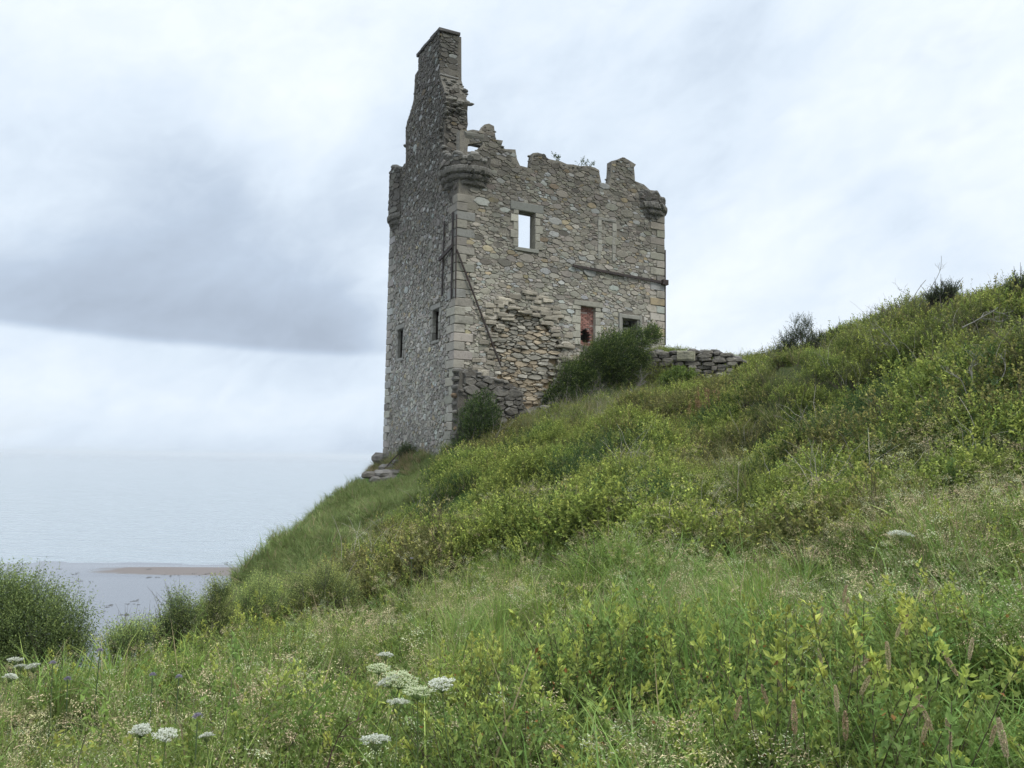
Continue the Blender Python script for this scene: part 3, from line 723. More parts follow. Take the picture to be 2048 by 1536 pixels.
# --- corner turrets on corbels
def turret(c, zb_, ztop_f, a0, a1, seed, rad=1.14, chunks=1.0):
    """zb_: underside of the corbel; ztop_f(angle)->top of the drum"""
    rg = np.random.default_rng(seed)
    prof = [(.30, -.02), (.62, .02), (.70, .10), (.78, .13), (.86, .17), (.875, .25), (.86, .33), (.93, .35), (1.0, .40), (1.02, .48), (.99, .56), (1.05, .58), (1.11, .62), (1.13, .72), (1.12, .84), (1.08, .88), (1.0, .90)]
    n = 90; an = np.linspace(a0, a1, n); V = []
    for r, h in prof:
        V.append(np.stack([c[0] + np.cos(an) * r * rad / 1.08, c[1] + np.sin(an) * r * rad / 1.08, np.full(n, zb_ + h)], 1))
    V = np.concatenate(V); ch = 1 - .07 * (fbm(V[:, 0] * 3.1 + V[:, 2] * 2, V[:, 1] * 3.1 + seed, 2, 3) > .60) - .02 * fbm(V[:, 0] * 6, V[:, 1] * 6 + V[:, 2] * 9, 5, 2); V[:, 0] = c[0] + (V[:, 0] - c[0]) * ch; V[:, 1] = c[1] + (V[:, 1] - c[1]) * ch; V += rg.normal(0, .010, V.shape); m = len(prof)
    cc = np.array([.15, .14, .12]) * (.6 + .8 * fbm(V[:, 0] * 4, V[:, 1] * 4 + V[:, 2] * 3, 1, 3))[:, None]
    mb = MB(); F = [(k * n + i, k * n + i + 1, (k + 1) * n + i + 1, (k + 1) * n + i) for k in range(m - 1) for i in range(n - 1)]
    mb.add(V, F, cc)
    n = 40
    dr_ = MB(); R0 = rad * .96; zt0 = zb_ + .88
    an = np.linspace(a0, a1, n); zt = np.array([ztop_f(t) for t in an])
    V = []
    for r, zz in ((R0, np.full(n, zt0)), (R0, zt), (R0 - .42, zt - .03), (R0 - .42, np.full(n, zt0))):
        V.append(np.stack([c[0] + np.cos(an) * r, c[1] + np.sin(an) * r, zz], 1))
    F = [(k * n + i, k * n + i + 1, (k + 1) * n + i + 1, (k + 1) * n + i) for k in range(3) for i in range(n - 1)]
    F += [(0, n, 2 * n, 3 * n), (n - 1, 4 * n - 1, 3 * n - 1, 2 * n - 1)]
    dr_.add(np.concatenate(V), F, np.array(MORT_L) * .6, 1)
    cyl = lambda u, z, d: np.stack([c[0] + np.cos(a0 + u / R0) * (R0 + d), c[1] + np.sin(a0 + u / R0) * (R0 + d), z], 1)
    L_ = (a1 - a0) * R0
    ol = [(0, zt0), (L_, zt0)] + [((t - a0) * R0, z) for t, z in zip(an[::-1], zt[::-1])]
    for X, Y, r, poly in stone_cells(ol, [], [(.16, 3, .3), (.11, 4, .5), (.07, 3, .9)], 1.6, seed):
        add_stone(dr_, poly, cyl, .014, rg.uniform(.02, .06), stone_colour(Y, X, rg, 'L') * .95, rg)
    for t, z in zip(an, zt):
        if z > zt0 + .1 and rg.random() < .8 * chunks: rubble_lump(dr_, (c[0] + math.cos(t) * (R0 - .1), c[1] + math.sin(t) * (R0 - .1), z - .05), rg.uniform(.09, .19), np.array([.16, .15, .13]) * rg.lognormal(0, .2), rg, .5)
    t_ = obj("turret", dr_, [M_stone, M_mortar], tower)
    obj("corbel", mb, [M_ashlar], t_, smooth=False)
    return t_
def ang(v): return math.atan2(v[1], v[0])
aF = ang(NF); aL = ang(NL)                            # outward directions of the two seen faces
if aL > aF: aL -= 2 * math.pi
c1 = NC + Rv * .72 + Lv * .72
zk = la(905, 376)[1] - .05; zk = fa(930, 376)[1]
print("corbel z", zk, aF, aL)
def top1(t):                                          # low remnant, higher at both ends
    u = (t - aL) / (aF - aL)
    return zk + .9 + (1.15 if u < -.12 else .6 if u < .35 else .45 if u < .75 else .42) + .12 * math.sin(9 * t)
turret(c1, zk, top1, aL - .55, aF + .60, 61, 1.18)["label"] = "near corner turret stump above its moulded corbel"
c2 = NC + Rv * .75 + Lv * (DEP - .75)
zk2 = la(786, 470)[1]; zt2 = la(792, 338)[1]
print("left turret", zk2, zt2)
turret(c2, zk2, lambda t: zt2 + .1 * math.sin(7 * t) - .1, aL - 2.0, aL + .75, 62, 1.10)["label"] = "far left corner turret, tall drum on a moulded corbel"
c3 = NC + Rv * (WID - .66) + Lv * .80
zk3 = fa(1300, 444)[1]; zt3 = fa(1312, 385)[1]
def top3(t):
    u = (t - aF) / 1.2; return zk3 + .95 + max(0.02, .38 - .34 * max(u, -.1) + .10 * math.sin(11 * t))
turret(c3, zk3, top3, aF - .75, aF + 2.1, 63, 1.16)["label"] = "broken turret stump on the right corner corbel"

# --- windows and fittings
def win(label=None):
    o = MB(); return o
def lintel(b, fm, nm, hgt, ext, col, par, d=.06, sink=.5, below=False, wout=None):
    m = MB(); z0, z1 = (b[3] - .01, b[3] + hgt) if not below else (b[1] - hgt, b[1] + .01)
    block(m, fm, b[0] - ext, z0, b[2] + ext, z1, -sink, d, col, .02, .008); return obj(nm, m, [M_ashlar], par)
wf = MB(); b = BB['big']
for s in (0, 1):
    a_ = b[0] if s == 0 else b[2]; block(wf, FM, a_ - .03, b[1], a_ + .03, b[3], -.42, -.30, (.22, .21, .18), .01, .004)
o_w = obj("window", wf, [M_ashlar], tower); o_w["label"] = "upper window open to the sky"
lintel(b, FM, "lintel", .36, .38, (.19, .19, .165), o_w); lintel(b, FM, "sill", .17, .16, (.24, .235, .2), o_w, .08, 1.0, True)
mb = MB(); ax0, az0, ax1, az1 = BB['brk']
nb = 22; hb = (az1 - az0) / nb; hole = ell((ax0 + ax1) / 2 - .02, az0 + .44, .29, .33, 16, .10)
for r_ in range(nb):
    x = ax0 - (.12 if r_ % 2 else 0)
    while x < ax1:
        x1_ = min(x + .225, ax1); x0_ = max(x, ax0)
        if x1_ - x0_ > .03 and not inside(hole, (x0_ + x1_) / 2, az0 + (r_ + .5) * hb):
            c = np.array([.28, .145, .115]) * rgF.lognormal(0, .22); 
            if rgF.random() < .1: c = np.array([.38, .30, .26])
            block(mb, FM, x0_ + .006, az0 + r_ * hb + .006, x1_ - .006, az0 + (r_ + 1) * hb - .006, -.30, -.13 + rgF.uniform(-.01, .01), c, .006, .002)
        x += .235
slab(mb, plane_map(NC + Lv * .155, Rv, NF), squared(BB['brk']), [ell((ax0 + ax1) / 2 - .02, az0 + .44, .30, .34, 14)], .1, (.36, .31, .28), 1)
o_b = obj("brick_infill", mb, [M_brick, M_mortar], tower); o_b["label"] = "red brick blocking with a ragged hole, under a flat lintel"
lintel(BB['brk'], FM, "lintel", .22, .36, (.30, .285, .23), o_b, .09)
wf = MB(); b = BB['sml']
for s in (0, 1):
    for q, w, d in ((0, .10, .03), (1, .13, .09)):
        A0 = (b[0] - w - q * .10) if s == 0 else b[2] + q * .10
        block(wf, FM, A0, b[1], A0 + w, b[3] + q * .12 + .08, -.5, d, (.27, .26, .225), .015, .005)
o_w = obj("window", wf, [M_ashlar], tower); o_w["label"] = "small moulded window half filled with rubble"
lintel(b, FM, "lintel", .17, .20, (.27, .26, .22), o_w, .08)
mb = MB()
for k in range(9):
    z = b[1] + k * .14 - .02
    if k in (6,): continue
    for q in range(2): rubble_lump(mb, NC + Rv * (b[0] + .1 + q * .32 + rgF.uniform(0, .1)) + Lv * rgF.uniform(.35, .5) + UP * z, .19, np.array([.22, .21, .18]) * rgF.lognormal(0, .2), rgF, .35)
obj("rubble_fill", mb, [M_stone], o_w)
for i_, b in enumerate((b1, b2)):
    wf = MB(); block(wf, LM, b[0] - .2, b[3] - .01, b[2] + .2, b[3] + .2, -.5, .07, (.25, .24, .21), .02, .01)
    o_w = obj("window", wf, [M_ashlar], tower); o_w["label"] = ("left slot window, lower and nearer the sea", "right slot window, higher and nearer the corner")[i_]
    wf = MB(); block(wf, LM, b[0] - .1, b[1] - .14, b[2] + .1, b[1] + .0, -.5, .05, (.25, .24, .21), .02, .01); obj("sill", wf, [M_ashlar], o_w)
    wf = MB()
    for k in range(6): block(wf, LM, b[0], b[1] + k * .27 + .05, b[0] + .5 * (b[2] - b[0]), b[1] + k * .27 + .14, -1.1, -.45, (.2, .19, .17), .01, .01)
    obj("stone_ledges", wf, [M_stone], o_w)
# beam and lintel of the broken attic window
m = MB(); p0, p1 = fa(924, 281), fa(969, 264)
block(m, FM, .30, p0[1] - .02, p1[0] + .02, p0[1] + .20, -.30, -.05, (.13, .125, .11), .03, .02); block(m, FM, .25, p0[1] + .2, p1[0], p0[1] + .45, -.33, .05, (.15, .145, .12), .05, .04)
obj("lintel", m, [M_stone], tower)
# a second, blocked opening reads as a darker upright panel between thin jambs
m = MB(); q0 = fa(1201, 520); q1 = fa(1224, 446)
for s in (0, 1):
    z = q0[1]
    while z < q1[1]:
        h = rgF.uniform(.22, .4); A = q0[0] - .16 if s == 0 else q1[0]
        block(m, FM, A, z, A + rgF.uniform(.14, .24), z + h - .02, -.05, .055, np.array([.30, .285, .24]) * rgF.lognormal(0, .12), .015); z += h
block(m, FM, q0[0] - .16, q1[1] + .02, q1[0] + .2, q1[1] + .16, -.05, .05, (.22, .21, .18), .02)
obj("blocked_opening_frame", m, [M_ashlar], tower)
# iron ties
def bar(mb, p, q, w, t, side):
    p, q = np.array(p), np.array(q); d = q - p; d /= np.linalg.norm(d); s = np.cross(d, side); s /= np.linalg.norm(s); u = np.cross(s, d)
    V = [e_ + s * i_ * w / 2 + u * j_ * t / 2 for e_ in (p, q) for i_, j_ in ((-1, -1), (1, -1), (1, 1), (-1, 1))]
    mb.add(V, [(0, 1, 5, 4), (1, 2, 6, 5), (2, 3, 7, 6), (3, 0, 4, 7), (3, 2, 1, 0), (4, 5, 6, 7)])
def LP(px, py, off=.1): u, z = la(px, py); return NC + Lv * u + UP * z + NL * off
def FP(px, py, off=.1): u, z = fa(px, py); return NC + Rv * u + UP * z + NF * off
m = MB(); bar(m, LP(893, 443), LP(888, 593), .08, .04, NL); obj("iron_strap", m, [M_iron], tower)
m = MB(); bar(m, LP(910, 425), LP(907, 597), .10, .04, NL); obj("iron_strap", m, [M_iron], tower)
m = MB(); bar(m, FP(911, 430), FP(909, 597), .05, .04, NF); obj("iron_strap", m, [M_iron], tower)
m = MB(); bar(m, LP(911, 493, .16), LP(888, 521, .22), .16, .06, NL); obj("iron_plate", m, [M_iron], tower)
m = MB(); bar(m, FP(911, 500, .12), FP(999, 732, .12), .06, .05, NF); obj("tie_rod", m, [M_iron], tower)
m = MB(); bar(m, FP(1143, 532, .11), FP(1329, 567, .11), .11, .06, NF); obj("tie_rod", m, [M_iron], tower)
m = MB(); e_ = FP(1326, 566, .1); bar(m, e_ + UP * .12, e_ - UP * .12, .3, .25, NF); obj("iron_plate", m, [M_iron], tower)
m = MB(); bar(m, FP(1327, 500, .0) + Rv * .06, FP(1327, 690, .0) + Rv * .06, .07, .12, NF); obj("iron_strap", m, [M_iron], tower)

# --- stub of a fallen wall at the near corner, rubble at the wall foot, rock the tower stands on
def rock_pile(name, label, cat, spots, seed, flat=.5, mt=None, group=None):
    rg = np.random.default_rng(seed); mb = MB()
    for p, s, c in spots: rubble_lump(mb, p, s, np.array(c) * rg.lognormal(0, .15), rg, flat)
    o = obj(name, mb, mt or [M_rock], origin=tuple(spots[0][0]), label=label, category=cat)
    return o
rgS = np.random.default_rng(71)
st = MB(); SM_ = plane_map(NC - Lv * .55 + Rv * -.02, Rv, NF)
so = jag([(-.02, -1.2), (3.6, .6), (2.9, 2.6), (2.2, 3.1), (1.5, 3.25), (.5, 3.55), (.0, 3.4)], .35, .06)
slab(st, SM_, so, [], .56, (.125, .113, .094))
for X, Y, r, poly in stone_cells(so, [], [(.17, 3, .3), (.11, 4, .5), (.06, 4, .9)], 1.9, 74):
    add_stone(st, poly, SM_, .014, rgS.uniform(.03, .16), np.array([.165, .152, .13]) * rgS.lognormal(0, .22), rgS, tilt=1.2)
for k, z in enumerate(np.arange(-.6, 3.4, .33)):
    c = [(.15, .14, .12), (.20, .14, .085), (.12, .115, .10), (.24, .22, .18)][k % 4 if z < 2.7 else 0]
    rubble_lump(st, NC - Lv * .3 + Rv * (.03 + rgS.normal(0, .03)) + UP * (z + .1), rgS.uniform(.19, .27), c, rgS, .42)
for k in range(40):
    X = rgS.uniform(0, 3.3); rubble_lump(st, NC - Lv * rgS.uniform(.05, .5) + Rv * X + UP * (np.interp(X, (0, .5, 1.5, 2.2, 2.9, 3.4), (3.45, 3.55, 3.25, 3.1, 2.6, 1.2)) - .05), rgS.uniform(.12, .24), np.array([.15, .14, .12]) * rgS.lognormal(0, .2), rgS, .35)
so_ = obj("wall_stub", st, [M_rock, M_mortar], origin=tuple(NC - Lv * .3), label="rough dark stub of a broken-off wall against the tower's near corner", category="ruined wall")
sp = []
for k in range(34):
    a_ = rgS.uniform(2.2, 5.2); P = NC + Rv * a_ - Lv * rgS.uniform(.1, .9); P[2] = .55 * (a_ - 2.2) + .9 + rgS.uniform(-.2, .4)
    sp.append((P, rgS.uniform(.14, .34), (.24, .22, .18) if rgS.random() < .6 else (.14, .135, .12)))
rock_pile("fallen_rubble", "grey slabs of fallen rubble at the foot of the eroded patch of the tower", "rubble", sp, 73, .3)
# dry stone wall on the crest
dw = MB(); rgW = np.random.default_rng(81)
A, B = at(1300, 760, 35.2), at(1500, 760, 34.2)
ln = np.linalg.norm((B - A)[:2]); U_ = (B - A) / np.linalg.norm(B - A); U_[2] = 0; U_ /= np.linalg.norm(U_); N_ = np.array([U_[1], -U_[0], 0])
zt_ = lambda t: at(1400, np.interp(t, (0, .25, .5, .62, .8, .92, 1), (700, 703, 700, 702, 708, 722, 742)), 34.7)[2]
for r_ in range(13):
    u = -.2
    while u < ln:
        w = rgW.uniform(.2, .75); h = rgW.uniform(.14, .24); top = zt_((u + w / 2) / ln); z = top - .10 - r_ * .17 + rgW.normal(0, .02)
        cx = A + U_ * (u + w / 2); cx = np.array([cx[0], cx[1], z])
        m4 = 8; an = np.linspace(0, 6.28, m4, endpoint=False) + .39
        col = np.array([.175, .158, .13]) * rgW.lognormal(0, .28)
        rr = rgW.uniform(.9, 1.12, m4); V = []
        for dd, q in ((-.32, .9), (.0, 1), (.24, .95), (.33, .7)):
            V.append(cx + np.outer(np.sign(np.cos(an)) * np.abs(np.cos(an)) ** .6 * rr * q * w * .52, U_) + np.outer(np.sign(np.sin(an)) * np.abs(np.sin(an)) ** .6 * rr * q * h * .52, UP) + N_ * (dd + rgW.uniform(-.03, .06)))
        V = np.concatenate(V); F = [(k * m4 + i, k * m4 + (i + 1) % m4, (k + 1) * m4 + (i + 1) % m4, (k + 1) * m4 + i) for k in range(3) for i in range(m4)] + [tuple(range(m4))[::-1], tuple(3 * m4 + i for i in range(m4))]
        dw.add(V, F, col); u += w * 1.0
for _ in range(70):
    t = rgW.random(); P = A + U_ * (t * ln) - N_ * rgW.uniform(0, .7); P[2] = zt_(t) + rgW.uniform(-.15, .04)
    rubble_lump(dw, P, rgW.uniform(.12, .3), np.array([.14, .13, .115]) * rgW.lognormal(0, .2), rgW, .35)
cx = A + U_ * (ln * .37); cx[2] = zt_(.37) - .22
block(dw, plane_map(np.array([cx[0], cx[1], 0]), U_, N_), -.42, cx[2] - .24, .38, cx[2] + .2, .1, .42, (.33, .31, .22), .03, .03)
dwo = obj("dry_stone_wall", dw, [M_rock], origin=(A[0], A[1], A[2] - .5), label="low ruined wall of dark rough stones on the crest right of the tower", category="stone wall")
# flat boulder in front of the wall
def boulder(name, label, c, rad, rot, seed, col, cat="rock"):
    rg = np.random.default_rng(seed); bm_n = 24; bm_m = 14; V = []
    cr, sr = math.cos(rot), math.sin(rot)
    for i in range(bm_m + 1):
        th = math.pi * i / bm_m
        for j in range(bm_n):
            ph = 2 * math.pi * j / bm_n; x, y, z = math.sin(th) * math.cos(ph), math.sin(th) * math.sin(ph), math.cos(th)
            s = 1 + .6 * (vn(np.array([x * 2 + z * 1.3 + seed]), np.array([y * 2 + z * 2.1]), seed % 8)[0] - .5) + .3 * (vn(np.array([x * 5 + seed]), np.array([y * 5 + z * 6]), 3)[0] - .5)
            f = lambda v: math.copysign(abs(v) ** .9, v)
            X, Y, Z = f(x) * rad[0] * s, f(y) * rad[1] * s, math.copysign(abs(z) ** .5, z) * rad[2] * (s * .5 + .5)
            V.append((c[0] + X * cr - Y * sr, c[1] + X * sr + Y * cr, c[2] + Z))
    F = [(i * bm_n + j, (i + 1) * bm_n + j, (i + 1) * bm_n + (j + 1) % bm_n, i * bm_n + (j + 1) % bm_n) for i in range(bm_m) for j in range(bm_n)]
    mb = MB(); mb.add(V, F, col); return obj(name, mb, [M_rock], origin=tuple(c), label=label, category=cat)
boulder("boulder", "flat pale boulder lying in the grass below the dry stone wall", at(1462, 758, 32.5), (.95, .5, .22), .1, 3, (.27, .25, .19))
rgE = np.random.default_rng(97); rl = MB()
for px, py, Y, s_, fl2 in ((742,950,34.0,.42,.34),(768,948,34.2,.62,.30),(795,950,34.4,.72,.28),(752,960,33.9,.40,.4),(822,950,34.6,.70,.26),(850,950,34.2,.6,.24),(780,960,34.0,.6,.34),(808,962,34.2,.6,.3),(775,936,35.6,.5,.34),(800,925,35.9,.42,.3),(835,930,35.0,.40,.3)):
    rubble_lump(rl, at(px, py, Y), s_, np.array([.155, .143, .125]) * rgE.lognormal(0, .12), rgE, fl2)
obj("rock_ledge", rl, [M_rock], origin=tuple(at(800, 955, 34.3)), label="dark jutting rock ledge at the cliff edge below the tower", category="rock")
rl = MB(); rubble_lump(rl, at(766, 917, 38.0), .5, (.17, .155, .135), rgE, .5)
obj("boulder", rl, [M_rock], origin=tuple(at(766, 920, 38.0)), label="squarish grey boulder right under the tower's far left corner", category="rock")
boulder("rock_shelf", "grey rock shelf under the grassy foot of the tower's left wall", at(845, 938, 36.0) + UP * -.55, (1.8, 1.6, .5), -.45, 6, (.17, .155, .13))
# rod running from the wall foot down to the ledge
m = MB(); bar(m, at(806, 898, 35.9), at(751, 957, 34.2), .05, .05, np.array([0, -1, 0]))
obj("anchor_rod", m, [M_iron], origin=tuple(at(751, 957, 34.2)), label="thin rusty rod slanting from the tower foot down to the rock ledge", category="iron rod")
# ------------------------------------------------------------------ vegetation
def tube(mb, P, r0, r1, col, k=4, m=0):
    P = np.asarray(P, float); n = len(P); T = np.gradient(P, axis=0); T /= np.linalg.norm(T, axis=1)[:, None] + 1e-9
    A = np.cross(T, [.31, .2, .93]); A /= np.linalg.norm(A, axis=1)[:, None] + 1e-9; B = np.cross(T, A)
    r = np.linspace(r0, r1, n)[:, None]; an = np.linspace(0, 2 * math.pi, k, endpoint=False)
    V = np.concatenate([P + r * (math.cos(t) * A + math.sin(t) * B) for t in an]).reshape(k, n, 3)
    F = [(j * n + i, ((j + 1) % k) * n + i, ((j + 1) % k) * n + i + 1, j * n + i + 1) for j in range(k) for i in range(n - 1)]
    mb.add(V.reshape(-1, 3), F, col, m)
def leaves(mb, P, D, Nn, ln, wd, col, m=0, fold=.25):
    """many folded diamond leaves: P base points, D direction, Nn rough up vector"""
    P = np.asarray(P); n = len(P); D = D / (np.linalg.norm(D, axis=1)[:, None] + 1e-9)
    Sd = np.cross(D, Nn); Sd /= np.linalg.norm(Sd, axis=1)[:, None] + 1e-9; Nu = np.cross(Sd, D)
    ln = np.broadcast_to(np.asarray(ln, float).reshape(-1, 1), (n, 1)); wd = np.broadcast_to(np.asarray(wd, float).reshape(-1, 1), (n, 1))
    mid = P + D * ln * .45
    V = np.stack([P, mid + Sd * wd * .5 + Nu * wd * fold, P + D * ln, mid - Sd * wd * .5 + Nu * wd * fold], 1).reshape(-1, 3)
    k = np.arange(n)[:, None] * 4
    F = np.concatenate([np.concatenate([k, k + 1, k + 2], 1), np.concatenate([k, k + 2, k + 3], 1)])
    c = np.asarray(col); c = np.repeat(c, 4, 0) if c.ndim == 2 else c
    mb.add(V, F, c, m)
def blades(mb, P, D, ln, wd, bend, col, seg=4, m=0):
    """grass blades: ribbons bending under their weight; P base, D lean (xy), bend amount"""
    n = len(P); t = np.linspace(0, 1, seg + 1)
    out = np.zeros((n, seg + 1, 3)); out += P[:, None]
    out[..., :2] += D[:, None, :] * (bend[:, None, None] * (t ** 2)[None, :, None]) * ln[:, None, None]
    out[..., 2] += ln[:, None] * (t[None] * (1 - .45 * bend[:, None] * t[None] ** 2))
    S = np.stack([-D[:, 1], D[:, 0], np.zeros(n)], 1)
    w = (wd[:, None] * (1 - t[None] ** 2.2) * .5 + .0004)[..., None]
    V = np.stack([out - S[:, None] * w, out + S[:, None] * w], 2).reshape(n, -1, 3)
    k = np.arange(n)[:, None, None] * (2 * (seg + 1)) + (np.arange(seg) * 2)[None, :, None]
    F = (k + np.array([0, 1, 3, 2])[None, None]).reshape(-1, 4)
    mb.add(V.reshape(-1, 3), F, np.repeat(col, 2 * (seg + 1), 0), m)
def mixc(a, b, t): a, b = np.array(a), np.array(b); t = np.asarray(t)[:, None]; return a * (1 - t) + b * t
G_DARK, G_MID, G_TIP = (.065, .10, .024), (.205, .262, .060), (.37, .41, .095)
def p_blackthorn(seed, h=.55, stems=9, per=30, ll=.026, tipc=G_TIP, spread=.28, dark=G_DARK, midc=G_MID, ww=.5):
    rg = np.random.default_rng(seed); mb = MB()
    for s in range(stems):
        a = rg.uniform(0, 6.28); ro = rg.uniform(0, spread); base = np.array([math.cos(a) * ro * .5, math.sin(a) * ro * .5, 0])
        hh = h * rg.uniform(.6, 1.1); top = base + np.array([math.cos(a) * ro + rg.normal(0, .06), math.sin(a) * ro + rg.normal(0, .06), hh])
        t = np.linspace(0, 1, 6)[:, None]; P = base + (top - base) * t + rg.normal(0, .012, (6, 3)) * t
        tube(mb, P, .0028, .001, (.10, .085, .05), 3, 1)
        tt = rg.beta(2.2, 1.0, per) ; q = np.stack([np.interp(tt, t[:, 0], P[:, i]) for i in range(3)], 1)
        q += rg.normal(0, .035, q.shape) * (1.15 - tt[:, None])
        an = rg.uniform(0, 6.28, per); up = rg.uniform(.1, 1.1, per) + .5 * tt
        D = np.stack([np.cos(an), np.sin(an), up], 1)
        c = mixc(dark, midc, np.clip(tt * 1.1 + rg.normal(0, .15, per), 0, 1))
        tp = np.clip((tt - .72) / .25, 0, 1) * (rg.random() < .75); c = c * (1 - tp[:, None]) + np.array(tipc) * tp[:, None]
        c *= rg.lognormal(0, .18, (per, 1)); c[rg.random(per) < .012] = (.28, .14, .05)
        leaves(mb, q, D, np.array([0, 0, 1.0]) + rg.normal(0, .4, (per, 3)), ll * rg.uniform(.6, 1.25, per), ll * ww * rg.uniform(.8, 1.2, per), c)
    return mb
def p_scrub(seed, r=.42, n=520, ll=.042, tipf=.45, dark=G_DARK, midc=(.200, .25, .056), tipc=G_TIP, flat=.8, twigs=6, ww=.55):
    """rounded clump of twiggy growth, leaves in small sprays"""
    rg = np.random.default_rng(seed); mb = MB(); ns = int(n / 9)
    d = rg.normal(0, 1, (ns, 3)); d[:, 2] = np.abs(d[:, 2]) * 1.1 - .15; d /= np.linalg.norm(d, axis=1)[:, None]
    rad = r * rg.uniform(.45, 1.12, ns) * (1 + .3 * np.sin(d[:, 0] * 5 + seed) * np.cos(d[:, 1] * 4))
    C = d * rad[:, None] * (1, 1, flat)
    P, D, T = [], [], []
    for i in range(ns):
        ax = d[i] * .5 + np.array([0, 0, .8]) + rg.normal(0, .3, 3); ax /= np.linalg.norm(ax); L_ = rg.uniform(.06, .17)
        k = 9; t = np.linspace(0, 1, k); P.append(C[i] + np.outer(t * L_, ax)); D.append(ax * .5 + rg.normal(0, .65, (k, 3))); T.append(np.c_[t, np.full(k, rad[i] / r), np.full(k, rg.random())])
    P, D, T = map(np.concatenate, (P, D, T))
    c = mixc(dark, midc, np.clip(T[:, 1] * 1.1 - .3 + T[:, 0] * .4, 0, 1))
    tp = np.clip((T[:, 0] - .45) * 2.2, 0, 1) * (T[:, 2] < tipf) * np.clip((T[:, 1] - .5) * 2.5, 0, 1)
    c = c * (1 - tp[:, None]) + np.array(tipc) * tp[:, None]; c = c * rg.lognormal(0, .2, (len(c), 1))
    leaves(mb, P, D, np.array([0, 0, 1.0]) + rg.normal(0, .5, D.shape), ll * rg.uniform(.6, 1.2, len(P)), ll * ww * rg.uniform(.8, 1.2, len(P)), c)
    for k in range(twigs):
        i = rg.integers(ns); e_ = C[i] * 1.15; tube(mb, [e_ * .1 - (0, 0, .2), e_ * .55 + rg.normal(0, .03, 3), e_ + (0, 0, rg.uniform(0, .08))], .006, .0015, (.10, .08, .06), 3, 1)
    return mb
def p_grass(seed, n=46, h=.5, w=.006, spread=.14, c0=(.16, .25, .05), c1=(.30, .36, .10), dryf=.12, bend=(.1, .9)):
    rg = np.random.default_rng(seed); mb = MB(); a = rg.uniform(0, 6.28, n); r = spread * np.sqrt(rg.random(n))
    P = np.stack([np.cos(a) * r, np.sin(a) * r, np.full(n, -.05)], 1); a2 = a + rg.normal(0, .9, n); D = np.stack([np.cos(a2), np.sin(a2)], 1)
    c = mixc(c0, c1, rg.random(n)) * rg.lognormal(0, .15, (n, 1)); dry = rg.random(n) < dryf; c[dry] = np.array([.33, .27, .15]) * rg.uniform(.7, 1.2, (dry.sum(), 1))
    blades(mb, P, D, h * rg.uniform(.45, 1.15, n), w * rg.uniform(.6, 1.3, n), rg.uniform(*bend, n), c)
    return mb
def p_panicle(seed, n=5, h=.75, col=(.36, .28, .17), dense=False, lean=.35):
    """flowering grass: thin culms with drooping tan heads of small spikelets"""
    rg = np.random.default_rng(seed); mb = MB()
    for s in range(n):
        a = rg.normal(.2, .9); d = np.array([math.cos(a), math.sin(a), 0]); b = np.r_[rg.normal(0, .07, 2), -.05]; hh = h * rg.uniform(.7, 1.15); le = lean * rg.uniform(.3, 1.4)
        t = np.linspace(0, 1, 9)[:, None]; P = b + d * le * hh * t ** 2.2 + np.array([0, 0, 1]) * hh * (t - .45 * le * t ** 5)
        tube(mb, P, .0018, .0009, np.array([.22, .24, .10]) * rg.uniform(.8, 1.2), 3)
        L_ = rg.uniform(.13, .24) if not dense else rg.uniform(.08, .14); k = 54 if not dense else 90
        q = rg.random(k) ** .8; T = P[-1] - P[-2]; T /= np.linalg.norm(T); dn = T * .6 + d * .55 - np.array([0, 0, rg.uniform(.2, .8)]) * (0 if dense else 1); dn /= np.linalg.norm(dn)
        st = P[-2]; ax = st + np.outer(q * L_, dn); rw = (.045 if not dense else .011) * (1 - q * .75)
        off = rg.normal(0, 1, (k, 3)) * rw[:, None]; off[:, 2] -= (0 if dense else .012)
        c = np.array(col) * rg.lognormal(0, .22, (k, 1)) * (1 + rg.normal(0, .05, 3)); 
        leaves(mb, ax + off, dn * .8 + rg.normal(0, .3, (k, 3)) + (0, 0, -.45), rg.normal(0, 1, (k, 3)), rg.uniform(.012, .021, k), rg.uniform(.0035, .0055, k), c, fold=.1)
        if not dense:
            for z in range(7):
                qq = rg.random(); c0 = st + dn * qq * L_; tube(mb, [c0 - dn * .02, c0 + rg.normal(0, .03, 3)], .0006, .0004, (.30, .25, .15), 3)
    return mb
def p_dry(seed, n=6, h=.7):
    rg = np.random.default_rng(seed); mb = MB()
    for s in range(n):
        a = rg.uniform(0, 6.28); d = np.array([math.cos(a), math.sin(a), 0]); b = np.r_[rg.normal(0, .12, 2), -.1]; le = rg.uniform(.1, .9); hh = h * rg.uniform(.6, 1.2)
        t = np.linspace(0, 1, 7)[:, None]; P = b + d * le * hh * t ** 1.8 + np.array([0, 0, 1]) * hh * (t - .3 * le * t ** 3) + rg.normal(0, .008, (7, 3))
        tube(mb, P, .004, .0015, np.array([.34, .31, .25]) * rg.uniform(.6, 1.15), 3)
    return mb
